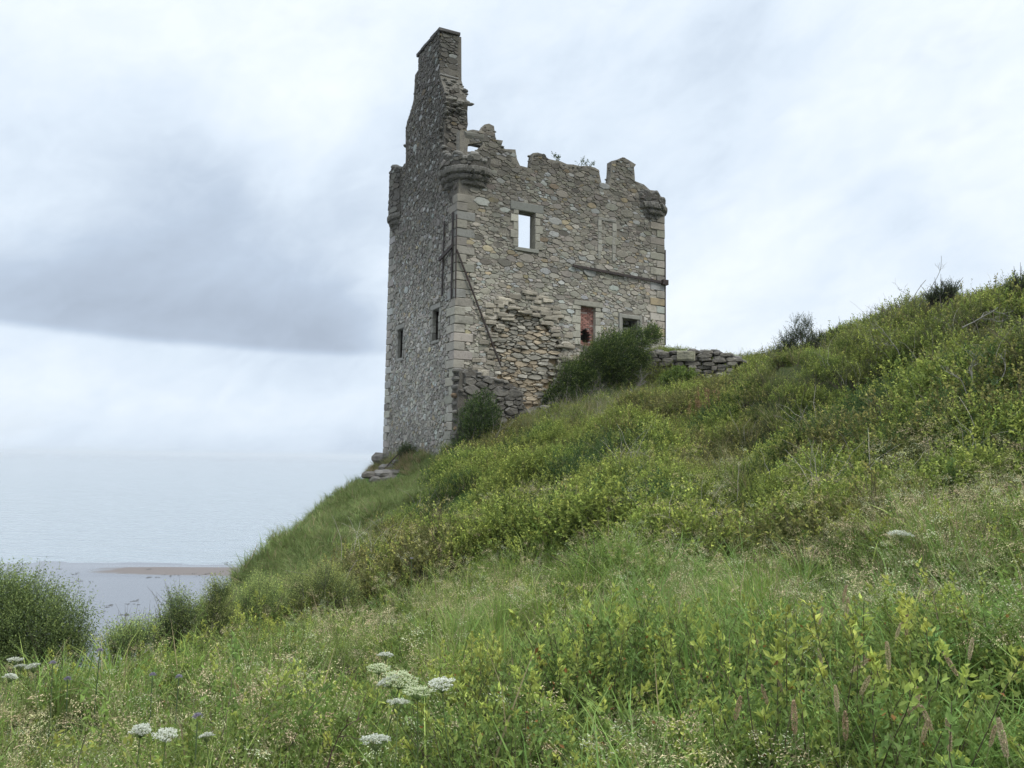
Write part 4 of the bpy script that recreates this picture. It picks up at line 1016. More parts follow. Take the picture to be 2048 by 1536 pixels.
def p_fern(seed, h=.5, col=(.10, .20, .05)):
    """bright upright herb with finely cut leaves"""
    rg = np.random.default_rng(seed); mb = MB()
    for s in range(3):
        b = np.r_[rg.normal(0, .05, 2), -.1]; top = b + np.array([rg.normal(0, .06), rg.normal(0, .06), h * rg.uniform(.8, 1.15)])
        tube(mb, [b, (b + top) / 2 + rg.normal(0, .01, 3), top], .004, .002, (.12, .18, .06), 4)
        for k in range(26):
            t = k / 26; p = b + (top - b) * (.15 + .85 * t); a = k * 2.4; L_ = .14 * (1.15 - .65 * t); D = np.array([math.cos(a), math.sin(a), .5 + t]); D /= np.linalg.norm(D)
            S_ = np.cross(D, [0, 0, 1]); S_ /= np.linalg.norm(S_); m = 11; u = np.linspace(.15, 1, m); side = np.where(np.arange(m) % 2, 1, -1)[:, None]
            P = p + np.outer(u * L_, D) - np.outer(u ** 2 * L_ * .3, (0, 0, 1)); DD = D * .8 + S_ * side * 1.0
            leaves(mb, P, DD, np.array([0, 0, 1.0]) + rg.normal(0, .3, (m, 3)), L_ * .42 * (1.15 - u), .007, np.array(col) * rg.lognormal(0, .15, (m, 1)) * (1 + .6 * t))
            leaves(mb, np.array([p]), np.array([D]), np.array([[0, 0, 1.0]]), L_, .006, np.array([col]))
    return mb

def proto(name, mb, mats):
    return bpy.data.objects.new(name, mb.mesh(name, mats))           # shape only, shown through the scatter that uses it
def scatter(name, P, protos, scl, seed, label=None, cat=None, tiltx=.25, var=None, Nrm=None):
    rg = np.random.default_rng(seed); n = len(P)
    me = bpy.data.meshes.new(name); me.vertices.add(n); me.vertices.foreach_set("co", np.asarray(P, np.float32).ravel())
    rot = np.stack([rg.normal(0, tiltx, n), rg.normal(0, tiltx, n), rg.uniform(0, 6.283, n)], 1)
    a = me.attributes.new("rot", 'FLOAT_VECTOR', 'POINT'); a.data.foreach_set("vector", rot.astype(np.float32).ravel())
    a = me.attributes.new("scl", 'FLOAT', 'POINT'); a.data.foreach_set("value", np.asarray(scl, np.float32))
    v = rg.integers(0, len(protos), n) if var is None else var
    a = me.attributes.new("var", 'INT', 'POINT'); a.data.foreach_set("value", v.astype(np.int32))
    o = bpy.data.objects.new(name, me); COL.objects.link(o); o["kind"] = "stuff"
    if label: o["label"] = label
    if cat: o["category"] = cat
    ng = bpy.data.node_groups.new(name, 'GeometryNodeTree')
    ng.interface.new_socket("Geometry", in_out='INPUT', socket_type='NodeSocketGeometry')
    ng.interface.new_socket("Geometry", in_out='OUTPUT', socket_type='NodeSocketGeometry')
    N, L = ng.nodes, ng.links
    gi = N.new("NodeGroupInput"); go = N.new("NodeGroupOutput"); jn = N.new("GeometryNodeJoinGeometry")
    def na(nm, ty): q = N.new("GeometryNodeInputNamedAttribute"); q.data_type = ty; q.inputs[0].default_value = nm; return q.outputs[0]
    r_, s_, v_ = na("rot", 'FLOAT_VECTOR'), na("scl", 'FLOAT'), na("var", 'INT')
    er = N.new("FunctionNodeEulerToRotation"); L.new(r_, er.inputs[0])
    for k, pr in enumerate(protos):
        cmp_ = N.new("FunctionNodeCompare"); cmp_.data_type = 'INT'; cmp_.operation = 'EQUAL'; L.new(v_, cmp_.inputs[2]); cmp_.inputs[3].default_value = k
        oi = N.new("GeometryNodeObjectInfo"); oi.inputs[0].default_value = pr
        ip = N.new("GeometryNodeInstanceOnPoints"); L.new(gi.outputs[0], ip.inputs["Points"]); L.new(cmp_.outputs[0], ip.inputs["Selection"])
        L.new(oi.outputs["Geometry"], ip.inputs["Instance"]); L.new(er.outputs[0], ip.inputs["Rotation"]); L.new(s_, ip.inputs["Scale"])
        L.new(ip.outputs[0], jn.inputs[0])
    L.new(jn.outputs[0], go.inputs[0])
    md = o.modifiers.new("scatter", 'NODES'); md.node_group = ng
    return o

# candidate points over the seen part of the hillside
def cand(n, y0, y1, seed, sp=.80):
    rg = np.random.default_rng(seed); y = rg.uniform(y0, y1, n); hw = y * sp + 1.5; x = rg.uniform(-1, 1, n) * hw
    z = ground_z(x, y); P = np.stack([x, y, z], 1)
    px, py = proj(P + (0, 0, .3)); return P, px, py, rg, hw
def thin(P, hw, rg, dens, y0, y1, n):                # keep to a wanted density per square metre
    d0 = n / ((y1 - y0) * 2 * hw); return rg.random(len(P)) < dens / d0
OUTL = np.array([(-200, 1120), (0, 1290), (200, 1290), (420, 1255), (700, 1190), (850, 1140), (1000, 1085), (1150, 1060), (1400, 1090), (1560, 1100), (1700, 1085), (1800, 1010), (2048, 930), (2300, 900)])
LAWN = [(430, 1215), (480, 1150), (560, 1080), (640, 1020), (740, 945), (800, 890), (900, 890), (890, 925), (872, 975), (800, 1030), (740, 1075), (680, 1130), (600, 1190), (520, 1230)]
LAWN = [(-400, 1100), (480, 1000)] + LAWN[5:] + [(430, 1260)]
def below(px, py): return py > np.interp(px, OUTL[:, 0], OUTL[:, 1])
def in_lawn(px, py): return inside(LAWN, px, py)
def off_tower(P):
    q = P - NC; a = q @ Rv; b = q @ Lv; return ~((a > -.1) & (a < WID + .1) & (b > -.15) & (b < DEP + .1))
sd_ok = lambda P: edge_sd(P[:, 0], P[:, 1]) < 3.5

mats_l = [M_leaf, M_twig]
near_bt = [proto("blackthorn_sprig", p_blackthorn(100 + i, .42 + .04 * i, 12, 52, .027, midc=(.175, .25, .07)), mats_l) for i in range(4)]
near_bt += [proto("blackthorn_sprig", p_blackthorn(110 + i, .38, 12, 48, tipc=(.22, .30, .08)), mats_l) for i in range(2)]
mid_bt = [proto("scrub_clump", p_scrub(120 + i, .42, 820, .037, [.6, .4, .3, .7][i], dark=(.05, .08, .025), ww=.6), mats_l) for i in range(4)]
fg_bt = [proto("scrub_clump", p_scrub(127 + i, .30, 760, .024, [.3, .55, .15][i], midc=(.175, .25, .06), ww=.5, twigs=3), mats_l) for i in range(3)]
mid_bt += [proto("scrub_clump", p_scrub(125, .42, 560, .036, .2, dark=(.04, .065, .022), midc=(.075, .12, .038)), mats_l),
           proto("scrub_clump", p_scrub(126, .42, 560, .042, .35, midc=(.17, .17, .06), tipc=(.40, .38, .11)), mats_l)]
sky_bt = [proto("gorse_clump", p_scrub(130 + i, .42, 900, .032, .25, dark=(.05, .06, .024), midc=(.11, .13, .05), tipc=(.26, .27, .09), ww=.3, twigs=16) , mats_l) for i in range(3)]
g_long = [proto("grass_tuft", p_grass(140 + i, 36, .60, .009), [M_grass]) for i in range(3)]
g_broad = [proto("grass_tuft", p_grass(145 + i, 20, .72, .012, .10, (.15, .27, .06), (.24, .34, .10), .05, (.3, 1.2)), [M_grass]) for i in range(2)]
g_fine = [proto("grass_tuft", p_grass(150 + i, 46, .48, .0048, .16, (.14, .20, .06), (.28, .29, .12), .28), [M_grass]) for i in range(2)]
g_lawn = [proto("grass_tuft", p_grass(160 + i, 70, .26, .009, .20, (.13, .185, .055), (.22, .26, .095), .10, (.3, 1.1)), [M_grass]) for i in range(3)]
g_tan = [proto("grass_tuft", p_grass(165 + i, 60, .4, .009, .20, (.22, .20, .09), (.32, .25, .12), .5, (.3, 1.1)), [M_grass]) for i in range(2)]
pan = [proto("flowering_grass", p_panicle(170 + i, 5, .8, [(.56, .50, .28), (.50, .42, .24), (.56, .54, .33)][i]), [M_dry]) for i in range(3)]
dry = [proto("dry_stems", p_dry(180 + i), [M_dry]) for i in range(3)]
ferns = [proto("herb", p_fern(190 + i), [M_grass]) for i in range(2)]

# A: foreground
n = 26000; P, px, py, rg, hw = cand(n, 1.7, 15, 201, .78)
ok = below(px, py) & sd_ok(P) & (P[:, 1] > 1.7)
P, px, py, hw = P[ok], px[ok], py[ok], hw[ok]
nz = fbm(P[:, 0] * .8, P[:, 1] * .8, 1, 3); nz2 = fbm(P[:, 0] * 1.3 + 9, P[:, 1] * 1.3, 4, 3)
# share of blackthorn against grass, read off the photo
bt = np.clip(.18 + .7 * ((px > 850) & (py > 1280)) + .3 * ((px < 850) & (py < 1330)) - .5 * ((px > 1680) & (py < 1200)) - .5 * ((py < 1290) & (px > 820) & (px < 1680)) + (nz - .47) * 2.2, 0.05, 1)
u = rg.random(len(P))
tuf = .55 + .95 * np.clip((fbm(P[:, 0] * 1.4 + 3, P[:, 1] * 1.4, 5, 2) - .15) / .45, 0, 1)
dd = thin(P, hw, rg, 22, 1.7, 15, n)
pt = fbm(P[:, 0] * .9 + 20, P[:, 1] * .9, 6, 2)
mS = (pt > np.where((px > 850) & (py > 1280), .40, np.where(py < 1290, .40, .43))) & thin(P, hw, rg, 16, 1.7, 15, n)
scatter("foreground_scrub", P[mS] + (0, 0, .10), fg_bt, rg.uniform(.7, 1.15, mS.sum()) * tuf[mS], 12, "rounded leafy scrub patches among the foreground grass", "scrub")
mW = (rg.random(len(P)) < .16 * ((px > 1180) & (py > 1080)) + .03)
scatter("broad_grass", P[mW], g_broad, rg.uniform(.6, 1.05, mW.sum()), 13, "broad bright green grass blades in the lower right foreground", "grass")
m1 = dd & (u < bt); scatter("blackthorn_thicket", P[m1], near_bt, rg.uniform(.75, 1.15, m1.sum()) * tuf[m1], 1, "low blackthorn shoots with yellow-green leaf tips filling the foreground", "scrub")
tan_z = np.clip(.22 + .5 * ((px > 1650) & (py < 1330)) + .22 * (px < 900) + (nz2 - .47) * 2, 0, 1)
m2 = dd & (u >= bt)
tz = rg.random(len(P)) < tan_z * .55
m2a = m2 & ~tz; m2b = m2 & tz
scatter("long_grass", np.concatenate([P[m2a], P[m1][::5]]), g_long, rg.uniform(.6, 1.1, m2a.sum() + len(P[m1][::5])) * np.r_[tuf[m2a], tuf[m1][::5]], 2, "long bright green grass blades among the foreground scrub", "grass")
scatter("fine_grass", P[m2b], g_fine, rg.uniform(.7, 1.1, m2b.sum()) * tuf[m2b], 3, "fine half-dry grass in the foreground", "grass")
m3 = (rg.random(len(P)) < (.13 * tan_z + .05 * (py < 1240) + .06 * ((px > 1500) & (py < 1330))) * np.where(bt > .6, .4, 1)) 
scatter("flowering_grass", P[m3], pan, rg.uniform(.62, 1.0, m3.sum()), 4, "tan flowering grass heads drooping over the foreground", "grass")

# B: thicket on the slope
n = 60000; P, px, py, rg, hw = cand(n, 4, 46, 202, .74)
ok = ~below(px, py) & sd_ok(P) & off_tower(P) & ~in_lawn(px, py)
P, px, py, hw = P[ok], px[ok], py[ok], hw[ok]
ok = ~((px > 720) & (px < 905) & (P[:, 1] > 31)); P, px, py, hw = P[ok], px[ok], py[ok], hw[ok]
crest = (px > 1440) & (py < np.interp(px, (1440, 1600, 1850, 2048), (760, 800, 740, 720)))
grassy = (px > 1180) & (px < 1330) & (py > 745) & (py < 800) | ((px > 930) & (px < 1250) & (py < 850) & (py > 775))
dens = np.where(P[:, 1] < 14, 20, 13)
nz = fbm(P[:, 0] * .45, P[:, 1] * .45, 3, 3); nz2 = fbm(P[:, 0] * .25 + 5, P[:, 1] * .25, 6, 2)
dd = thin(P, hw, rg, dens, 4, 46, n)
var = np.where(nz > .56, 4, np.where(nz < .36, 5, rg.integers(0, 4, len(P))))
var = np.where(rg.random(len(P)) < .12, rg.integers(0, 6, len(P)), var)
var = np.where((px > 1500) & (py < 1000) & (rg.random(len(P)) < .3), 4, var)
u = rg.random(len(P)); mB = dd & ~crest & ~(grassy & (u < .7))
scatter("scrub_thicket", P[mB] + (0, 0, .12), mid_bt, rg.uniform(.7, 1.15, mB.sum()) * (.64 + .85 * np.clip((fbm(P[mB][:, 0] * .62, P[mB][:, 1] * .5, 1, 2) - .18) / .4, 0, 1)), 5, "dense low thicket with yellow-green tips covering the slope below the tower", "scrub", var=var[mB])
mC = dd & crest
scatter("gorse_scrub", P[mC] + (0, 0, .14), sky_bt[:2] + mid_bt[:3] + mid_bt[5:6], rg.uniform(.6, 1.2, mC.sum()) * (.78 + .7 * np.clip((fbm(P[mC][:, 0] * .8, P[mC][:, 1] * .6, 1, 2) - .18) / .4, 0, 1)), 6, "dark olive gorse and heath along the crest on the right", "scrub")
mD = dd & grassy & (u < .85) | (dd & crest & (u < .22)) | (dd & (u < .09))
scatter("slope_grass", P[mD] + (0, 0, .15), g_fine, rg.uniform(.7, 1.2, mD.sum()) * np.where(P[mD][:, 1] > 12, 1.15, 1), 7, "pale fine grass growing through the thicket and along the crest", "grass")
mE = (rg.random(len(P)) < np.where(crest, .022, np.where(grassy, .05, .008)))
scatter("dry_stalks", P[mE] + (0, 0, .25), dry, rg.uniform(.7, 1.4, mE.sum()), 8, "bleached dry stalks sticking out of the thicket", "dry stalks")
mF = ~crest & (P[:, 1] < 17) & (py > 900) & (rg.random(len(P)) < np.where(py > np.interp(px, OUTL[:, 0], OUTL[:, 1]) - 90, .06, .012))
scatter("slope_flowering_grass", P[mF] + (0, 0, .1), pan, rg.uniform(.8, 1.1, mF.sum()), 9, "scattered tan grass heads in the lower thicket", "grass")

# C: smooth grass bank left of the tower and its tan ledge
n = 30000; P, px, py, rg, hw = cand(n, 11, 44, 203, .5)
s = edge_sd(P[:, 0], P[:, 1])
ok = (in_lawn(px, py) | ((s > -.5) & (s < 6) & (P[:, 1] > 13)) | ((px > 720) & (px < 905) & (P[:, 1] > 31))) & (s < 6) & off_tower(P)
ok &= ~((px > 722) & (px < 862) & (py > 938) & (py < 966) & (P[:, 1] > 32.9))
P, px, py, hw = P[ok], px[ok], py[ok], hw[ok]
tn = (P[:, 1] > 33.2) & (px > 740) & (rg.random(len(P)) < .7)
P[:, 2] += 0
scatter("grass_bank", P[~tn], g_lawn, rg.uniform(.7, 1.5, (~tn).sum()) * np.where(fbm(P[~tn][:, 0] * .5, P[~tn][:, 1] * .5, 2) > .55, 1.5, 1), 10, "smooth green grass on the bank between the thicket and the sea edge", "grass", tiltx=.4)
scatter("ledge_grass", P[tn], g_tan, rg.uniform(.6, 1.2, tn.sum()), 11, "tan and brown grass on the ledge under the tower's left wall", "grass", tiltx=.4)
# ------------------------------------------------------------------ single plants
def at_h(px, py, h=0.0, d0=1.2, d1=60):
    """first point along the pixel's ray that is h above the ground"""
    r = ray(px, py); r = r / r[1]; d = d0 * (d1 / d0) ** np.linspace(0, 1, 500); P = r[None] * d[:, None]
    g = ground_z(P[:, 0], P[:, 1]); i = np.argmax(P[:, 2] - g <= h)
    p = P[i].copy(); return p, float(g[i])
def gz(x, y): return float(ground_z(np.array([x]), np.array([y]))[0])
def foliage(mb, blobs, n, ll, rg, dark, midc, tipc, tipf=.4, shoot=.16, upw=.8, ww=.5, k=9, shell=.5, wind=(0, 0, 0), m=0):
    """leaf sprays through a set of ellipsoid clumps (centre, radius)"""
    C = np.array([b[0] for b in blobs]); Rr = np.array([b[1] for b in blobs]); w = Rr ** 2 / (Rr ** 2).sum()
    ns = max(1, n // k); bi = rg.choice(len(blobs), ns, p=w)
    d = rg.normal(0, 1, (ns, 3)); d /= np.linalg.norm(d, axis=1)[:, None]
    q = (shell + (1.08 - shell) * rg.random(ns)) * (1 + .22 * np.sin(d[:, 0] * 6 + bi) * np.cos(d[:, 2] * 5 + bi * 2))
    B = C[bi] + d * (Rr[bi] * q)[:, None]
    ax = d * .7 + np.array([0, 0, upw]) + np.array(wind) + rg.normal(0, .3, (ns, 3)); ax /= np.linalg.norm(ax, axis=1)[:, None]
    t = np.linspace(0, 1, k)[None, :, None]; L_ = (shoot * rg.uniform(.5, 1.3, ns))[:, None, None]
    P = (B[:, None] + ax[:, None] * t * L_ + rg.normal(0, .008, (ns, k, 3))).reshape(-1, 3)
    D = (ax[:, None] * .6 + rg.normal(0, .6, (ns, k, 3))).reshape(-1, 3)
    tt = np.tile(np.linspace(0, 1, k), ns); out = np.repeat(q, k); ru = np.repeat(rg.random(ns), k)
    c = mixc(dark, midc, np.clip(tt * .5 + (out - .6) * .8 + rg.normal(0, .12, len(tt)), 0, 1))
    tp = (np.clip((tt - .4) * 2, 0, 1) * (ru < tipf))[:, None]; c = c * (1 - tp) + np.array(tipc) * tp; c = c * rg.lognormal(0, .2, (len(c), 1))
    leaves(mb, P, D, rg.normal(0, .6, D.shape) + (0, 0, 1), ll * rg.uniform(.6, 1.25, len(P)), ll * ww * rg.uniform(.8, 1.2, len(P)), c, m)
    return B, ax, L_.ravel()
def bush(name, label, cat, depth, blobs, n, ll, seed, dark, midc, tipc, base, stems=8, wind=(0, 0, 0), group=None, depth_jit=.5, ext=0, extr=.012, **kw):
    """blobs: (px, py, radius px) at the bush's depth; base: pixel of the foot"""
    rg = np.random.default_rng(seed); B = []
    for px, py, r in blobs:
        r_ = r / FPX * depth
        for s in (-1, 0, 1):
            c = at(px, py, depth + s * r_ * .9 + rg.normal(0, .1)); B.append((c, r_ * (1 if s == 0 else .85)))
    b0 = at(base[0], base[1], depth); b0[2] = min(b0[2], gz(b0[0], b0[1]) + .05)
    t = thing(name, label, cat, tuple(b0), group)
    fm = MB(); Bp, ax, L_ = foliage(fm, B, n, ll, rg, dark, midc, tipc, wind=wind, **kw)
    st = MB()
    for i in range(stems):
        c, r_ = B[rg.integers(len(B))]; e_ = c + rg.normal(0, .35, 3) * r_; f0 = b0 + np.r_[rg.normal(0, .15, 2), -.1]; mid = (f0 + e_) / 2 + rg.normal(0, .12, 3)
        tube(st, [f0, f0 * .5 + mid * .5 + rg.normal(0, .04, 3), mid, (mid + e_) / 2 + rg.normal(0, .05, 3), e_], .03 * (depth / 30) ** .5, .008, (.16, .14, .12), 5)
    for i in rg.choice(len(Bp), min(len(Bp), 60 + ext), replace=False):
        tube(st, [Bp[i] - ax[i] * .15, Bp[i] + ax[i] * L_[i] * .8, Bp[i] + ax[i] * L_[i] * (1.3 if i % 3 else 1.8)], extr * .5, extr * .15, (.045, .04, .032) if name == 'crest_shrub' else (.12, .10, .08), 3)
    obj("foliage", fm, [M_leaf], t); obj("branches", st, [M_twig], t)
    return t
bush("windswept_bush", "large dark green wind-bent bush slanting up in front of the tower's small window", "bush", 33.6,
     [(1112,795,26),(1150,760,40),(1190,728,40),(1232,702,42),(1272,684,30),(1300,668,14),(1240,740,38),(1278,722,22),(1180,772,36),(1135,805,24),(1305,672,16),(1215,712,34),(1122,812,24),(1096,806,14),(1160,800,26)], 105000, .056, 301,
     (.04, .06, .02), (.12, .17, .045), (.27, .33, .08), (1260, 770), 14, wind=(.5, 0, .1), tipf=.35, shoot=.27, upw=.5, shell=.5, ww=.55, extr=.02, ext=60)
bush("bush", "dark rounded bush growing against the near corner of the tower", "bush", 30.9,
     [(968,803,24),(962,832,36),(945,865,32),(985,832,20),(925,895,20),(985,858,16),(950,840,36)], 22000, .05, 302,
     (.03, .05, .018), (.085, .125, .04), (.19, .25, .07), (935, 915), 9, wind=(.2, 0, .2), tipf=.3, shoot=.2, ww=.5, extr=.015)
bush("hawthorn_bush", "large soft green hawthorn bush at the far left, in front of the beach", "bush", 11.5,
     [(15,1222,42),(85,1240,40),(135,1256,36),(70,1212,34),(10,1205,40),(60,1280,66),(120,1300,44),(0,1275,60),(0,1345,70),(80,1345,60),(-70,1240,80),(-60,1340,80),(165,1300,16),(150,1340,34)], 105000, .033, 303,
     (.06, .095, .035), (.16, .23, .075), (.27, .35, .11), (30, 1420), 14, tipf=.45, shoot=.36, ww=.42, extr=.008, ext=160, upw=1.0)
for i, (bl, lb, dp, nn) in enumerate((
    ([(340,1262,26),(355,1215,16),(330,1290,22),(372,1240,18)], "feathery pale green shrub at the brink, leftmost of the ones against the sand", 9.3, 7000),
    ([(425,1225,22),(438,1188,14),(420,1262,26),(450,1250,18)], "taller feathery green shrub at the brink above the sand, second from the left", 10.2, 8000),
    ([(500,1215,30),(520,1180,18),(480,1250,30),(540,1205,26)], "yellow-green shrub at the brink where the scrub meets the sandbar", 11.4, 10000),
    ([(600,1190,34),(650,1165,26),(580,1235,36),(640,1220,30),(690,1190,24)], "broad yellow-green shrub between the grass bank and the foreground", 12.0, 14000),
    ([(255,1290,20),(280,1278,16),(230,1296,14)], "small low shrub beside the gap to the beach, lower left", 8.4, 4000))):
    bush("shrub", lb, "shrub", dp, [(x_, y_ + 4, q_ * 1.2) for x_, y_, q_ in bl], int(nn * 2.4), .023, 310 + i, (.08, .115, .045), (.19, .25, .085), (.36, .42, .13), (bl[0][0], bl[0][1] + 50), 6, group="shrubs along the brink", tipf=.6, shoot=.2, ww=.38, upw=1.3, extr=.006, ext=40, shell=.35)
for bl, lb, dp, nn, bs in (
    ([(1600,672,26),(1578,690,24),(1632,685,24),(1612,650,14),(1560,702,14),(1590,645,8)], "dark spiky shrub standing out on the crest just right of the stone wall", 24, 15000, (1600, 725)),
    ([(2040,572,14),(2020,588,12),(2060,590,20)], "dark spiky shrub on the crest at the right edge", 17.5, 5000, (2045, 620)),
    ([(1672,676,14),(1690,672,12)], "small dark spiky shrub on the crest, behind the dark spiky one", 24, 4000, (1680, 700)),
    ([(1880,592,14),(1900,585,12),(1865,600,10)], "dark gorse clump on the crest left of the bare branches' right side", 19, 5000, (1880, 625)),
    ([(1512,742,14),(1530,738,10)], "small green gorse plant at the right end of the stone wall", 30, 1500, (1515, 760))):
    bush("crest_shrub", lb, "shrub", dp, bl, int(nn * .9), .042, 330 + nn, (.03, .04, .02), (.06, .08, .035), (.11, .13, .05), bs, 8, group="shrubs on the crest", tipf=.2, shoot=.22, ww=.3, upw=1.0, extr=.022, ext=10, shell=.15)
def bare(name, label, p0, p1, depth, seed, thick=.02, col=(.24, .22, .19), n=1, group=None):
    """leafless branching wood from pixel p0 to pixel p1"""
    rg = np.random.default_rng(seed); mb = MB(); a_, b_ = at(*p0, depth), at(*p1, depth)
    def grow_(p, d, L_, r, lv):
        k = 6; P = [p]; 
        for i in range(k): d = d + rg.normal(0, .16, 3); d /= np.linalg.norm(d); P.append(P[-1] + d * L_ / k)
        tube(mb, P, r * .6, r * .33, np.array(col) * .75 * rg.uniform(.8, 1.15), 4)
        if lv <= 0: return
        for j in range(rg.integers(2, 5)):
            i = rg.integers(2, k + 1); dd = d + rg.normal(0, .55, 3) + (0, 0, .1); dd /= np.linalg.norm(dd); grow_(P[i], dd, L_ * rg.uniform(.35, .62), r * .55, lv - 1)
    v = b_ - a_; L_ = np.linalg.norm(v)
    for i in range(n): grow_(a_ + rg.normal(0, .08, 3) * (i > 0), v / L_ + rg.normal(0, .18, 3) * (i > 0), L_ * rg.uniform(.8, 1.0), thick, 3)
    o = obj(name, mb, [M_twig], origin=tuple(a_), label=label, category="dead branches"); 
    if group: o["group"] = group
    return o
G = "bare branches on the slope"
bare("bare_branches", "tallest leafless twiggy branch against the sky on the right crest", (1832, 625), (1850, 545), 20, 401, .020, group=G, n=2)
bare("bare_branches", "forked dead twigs against the sky, left of the tallest bare branch", (1795, 645), (1785, 600), 21, 402, .018, group=G, n=2)
bare("bare_branches", "low thin dead twigs on the crest between the dark shrub and the forked twigs", (1735, 665), (1742, 622), 23, 403, .014, (.2, .18, .16), 2, G)
bare("bare_branches", "long grey dead branch lying across the scrub high on the right", (1925, 655), (2010, 622), 14, 404, .016, (.33, .31, .27), 1, G)
bare("bare_branches", "pale dead branch tangle at the right among yellow-green leaves", (1955, 790), (1925, 725), 11, 405, .014, (.36, .34, .29), 2, G)
bare("bare_branches", "pale forked dead branch right of the pale tangle, near the edge", (1990, 770), (2025, 730), 11, 406, .012, (.33, .31, .27), 1, G)
bare("bare_branches", "bent grey dead branch below the crest in the middle of the right slope", (1800, 720), (1785, 655), 17, 407, .016, (.30, .28, .24), 1, G)
bare("bare_branches", "curved pale branch low in the scrub below the dark spiky shrub", (1632, 765), (1655, 742), 19, 408, .014, (.35, .33, .28), 1, G)
bare("bare_branches", "grey tangle of dead stems under the windswept bush", (1255, 800), (1285, 745), 32, 409, .025, (.24, .22, .19), 5, G)
bare("bare_branches", "second grey tangle of dead stems at the left foot of the windswept bush", (1165, 825), (1200, 785), 31.5, 410, .022, (.22, .20, .17), 4, G)
# plants on the wall head
for k, (px, py, h, nn, sp_, lb) in enumerate(((1118, 322, .36, 130, 12, "small leafy plant on the wall head, left of the other two"), (1165, 334, .55, 60, 14, "thin straggly plant on the wall head of the tower"), (1178, 334, .42, 150, 16, "dense little plant on the wall head, right of the straggly one"))):
    rg = np.random.default_rng(420 + k); b0 = FP(px, py, -.15); t = thing("wall_plant", lb, "plant", tuple(b0), "plants on the wall head"); s = MB(); f = MB()
    for j in range(6):
        e_ = b0 + Rv * rg.normal(0, sp_ / 50) * .6 + UP * h * rg.uniform(.5, 1.1); P = np.array([b0, (b0 + e_) / 2 + rg.normal(0, .03, 3), e_]); tube(s, P, .007, .003, (.09, .10, .05), 3)
        m_ = nn // 6; q = P[1] + (e_ - P[1]) * rg.random((m_, 1)) + rg.normal(0, .035, (m_, 3)); leaves(f, q, rg.normal(0, 1, (m_, 3)), rg.normal(0, 1, (m_, 3)), .07, .035, np.array([.075, .11, .035]) * rg.lognormal(0, .25, (m_, 1)))
    obj("leaves", f, [M_leaf], t); obj("stem", s, [M_twig], t)
# ivy-like tuft at the tower foot
bush("tuft", "dark green tuft growing at the foot of the tower's left wall beside the rod", "plant", 35.3, [(812,902,9),(822,906,8),(803,908,7)], 2600, .05, 430, (.035, .055, .02), (.08, .12, .04), (.12, .17, .05), (815, 918), 3, tipf=.2, shoot=.25, upw=1.4, extr=.01)
# dock
rg = np.random.default_rng(440); 
def dock(p, lb):
    t = thing("dock_plant", lb, "dock", tuple(p), "reddish dock plants"); s = MB(); f = MB()
    for j in range(10):
        b = p + np.r_[rg.normal(0, .18, 2), -.1]; e_ = b + np.r_[rg.normal(0, .08, 2), rg.uniform(.7, 1.15)]; tube(s, [b, (b + e_) / 2, e_], .006, .003, (.22, .10, .05), 3)
        m_ = 70; q = b + (e_ - b) * (.45 + .55 * rg.random((m_, 1))) + rg.normal(0, .022, (m_, 3)); leaves(f, q, rg.normal(0, .7, (m_, 3)) + (0, 0, .5), rg.normal(0, 1, (m_, 3)), .04, .028, np.array([.25, .165, .085]) * rg.lognormal(0, .25, (m_, 1)))
    obj("foliage", f, [M_dry], t); obj("stem", s, [M_dry], t)  # this foliage mesh is really the dock's brown seed heads, not leaves
for px, py, lb in ((1400, 830, "rust-brown dock plants in the scrub below the stone wall, left of the pair"), (1425, 822, "rust-brown dock plants in the scrub below the stone wall, right of the pair")):
    p, g = at_h(px, py, .35); dock(np.array([p[0], p[1], g + .05]), lb)
# leafy bright plant by the stone wall
bush("leafy_plant", "bright yellow-green leafy plant in front of the stone wall", "plant", 31.5, [(1352,752,16),(1375,755,14),(1335,760,12)], 2600, .09, 450, (.09, .14, .03), (.19, .27, .06), (.27, .34, .08), (1355, 790), 5, tipf=.5, shoot=.2, extr=.01)
# bright cut-leaved herbs in the foreground (copies of two)
def place(o0, first, p, s=1.0, rz=0.0, label=None):
    o = o0 if first else copy_tree(o0); o.location = tuple(p); o.scale = (s, s, s); o.rotation_euler = (0, 0, rz)
    if label: o["label"] = label
    return o
herb = thing("herb_plant", "x", "herb", (0, 0, 0), "bright cut-leaved herbs"); obj("leaves", p_fern(460, .55, (.14, .22, .07)), [M_grass], herb, local=True)
for i, (px, py, lb) in enumerate(((1735, 1240, "bright green cut-leaved herb among tan seed heads, left of the pair lower right"), (1885, 1225, "bright green cut-leaved herb, right of the pair lower right"), (1560, 1205, "bright green cut-leaved herb at the edge of the pale grass"), (1895, 905, "bright green herb standing in dark scrub near the right edge"), (1260, 1275, "bright green cut-leaved herb low in the middle of the foreground"), (1785, 965, "bright green herb by the dark hollow on the right"))):
    p, g = at_h(px, py, .62); place(herb, i == 0, (p[0], p[1], g + .05), 1.05, i * 1.3, lb)
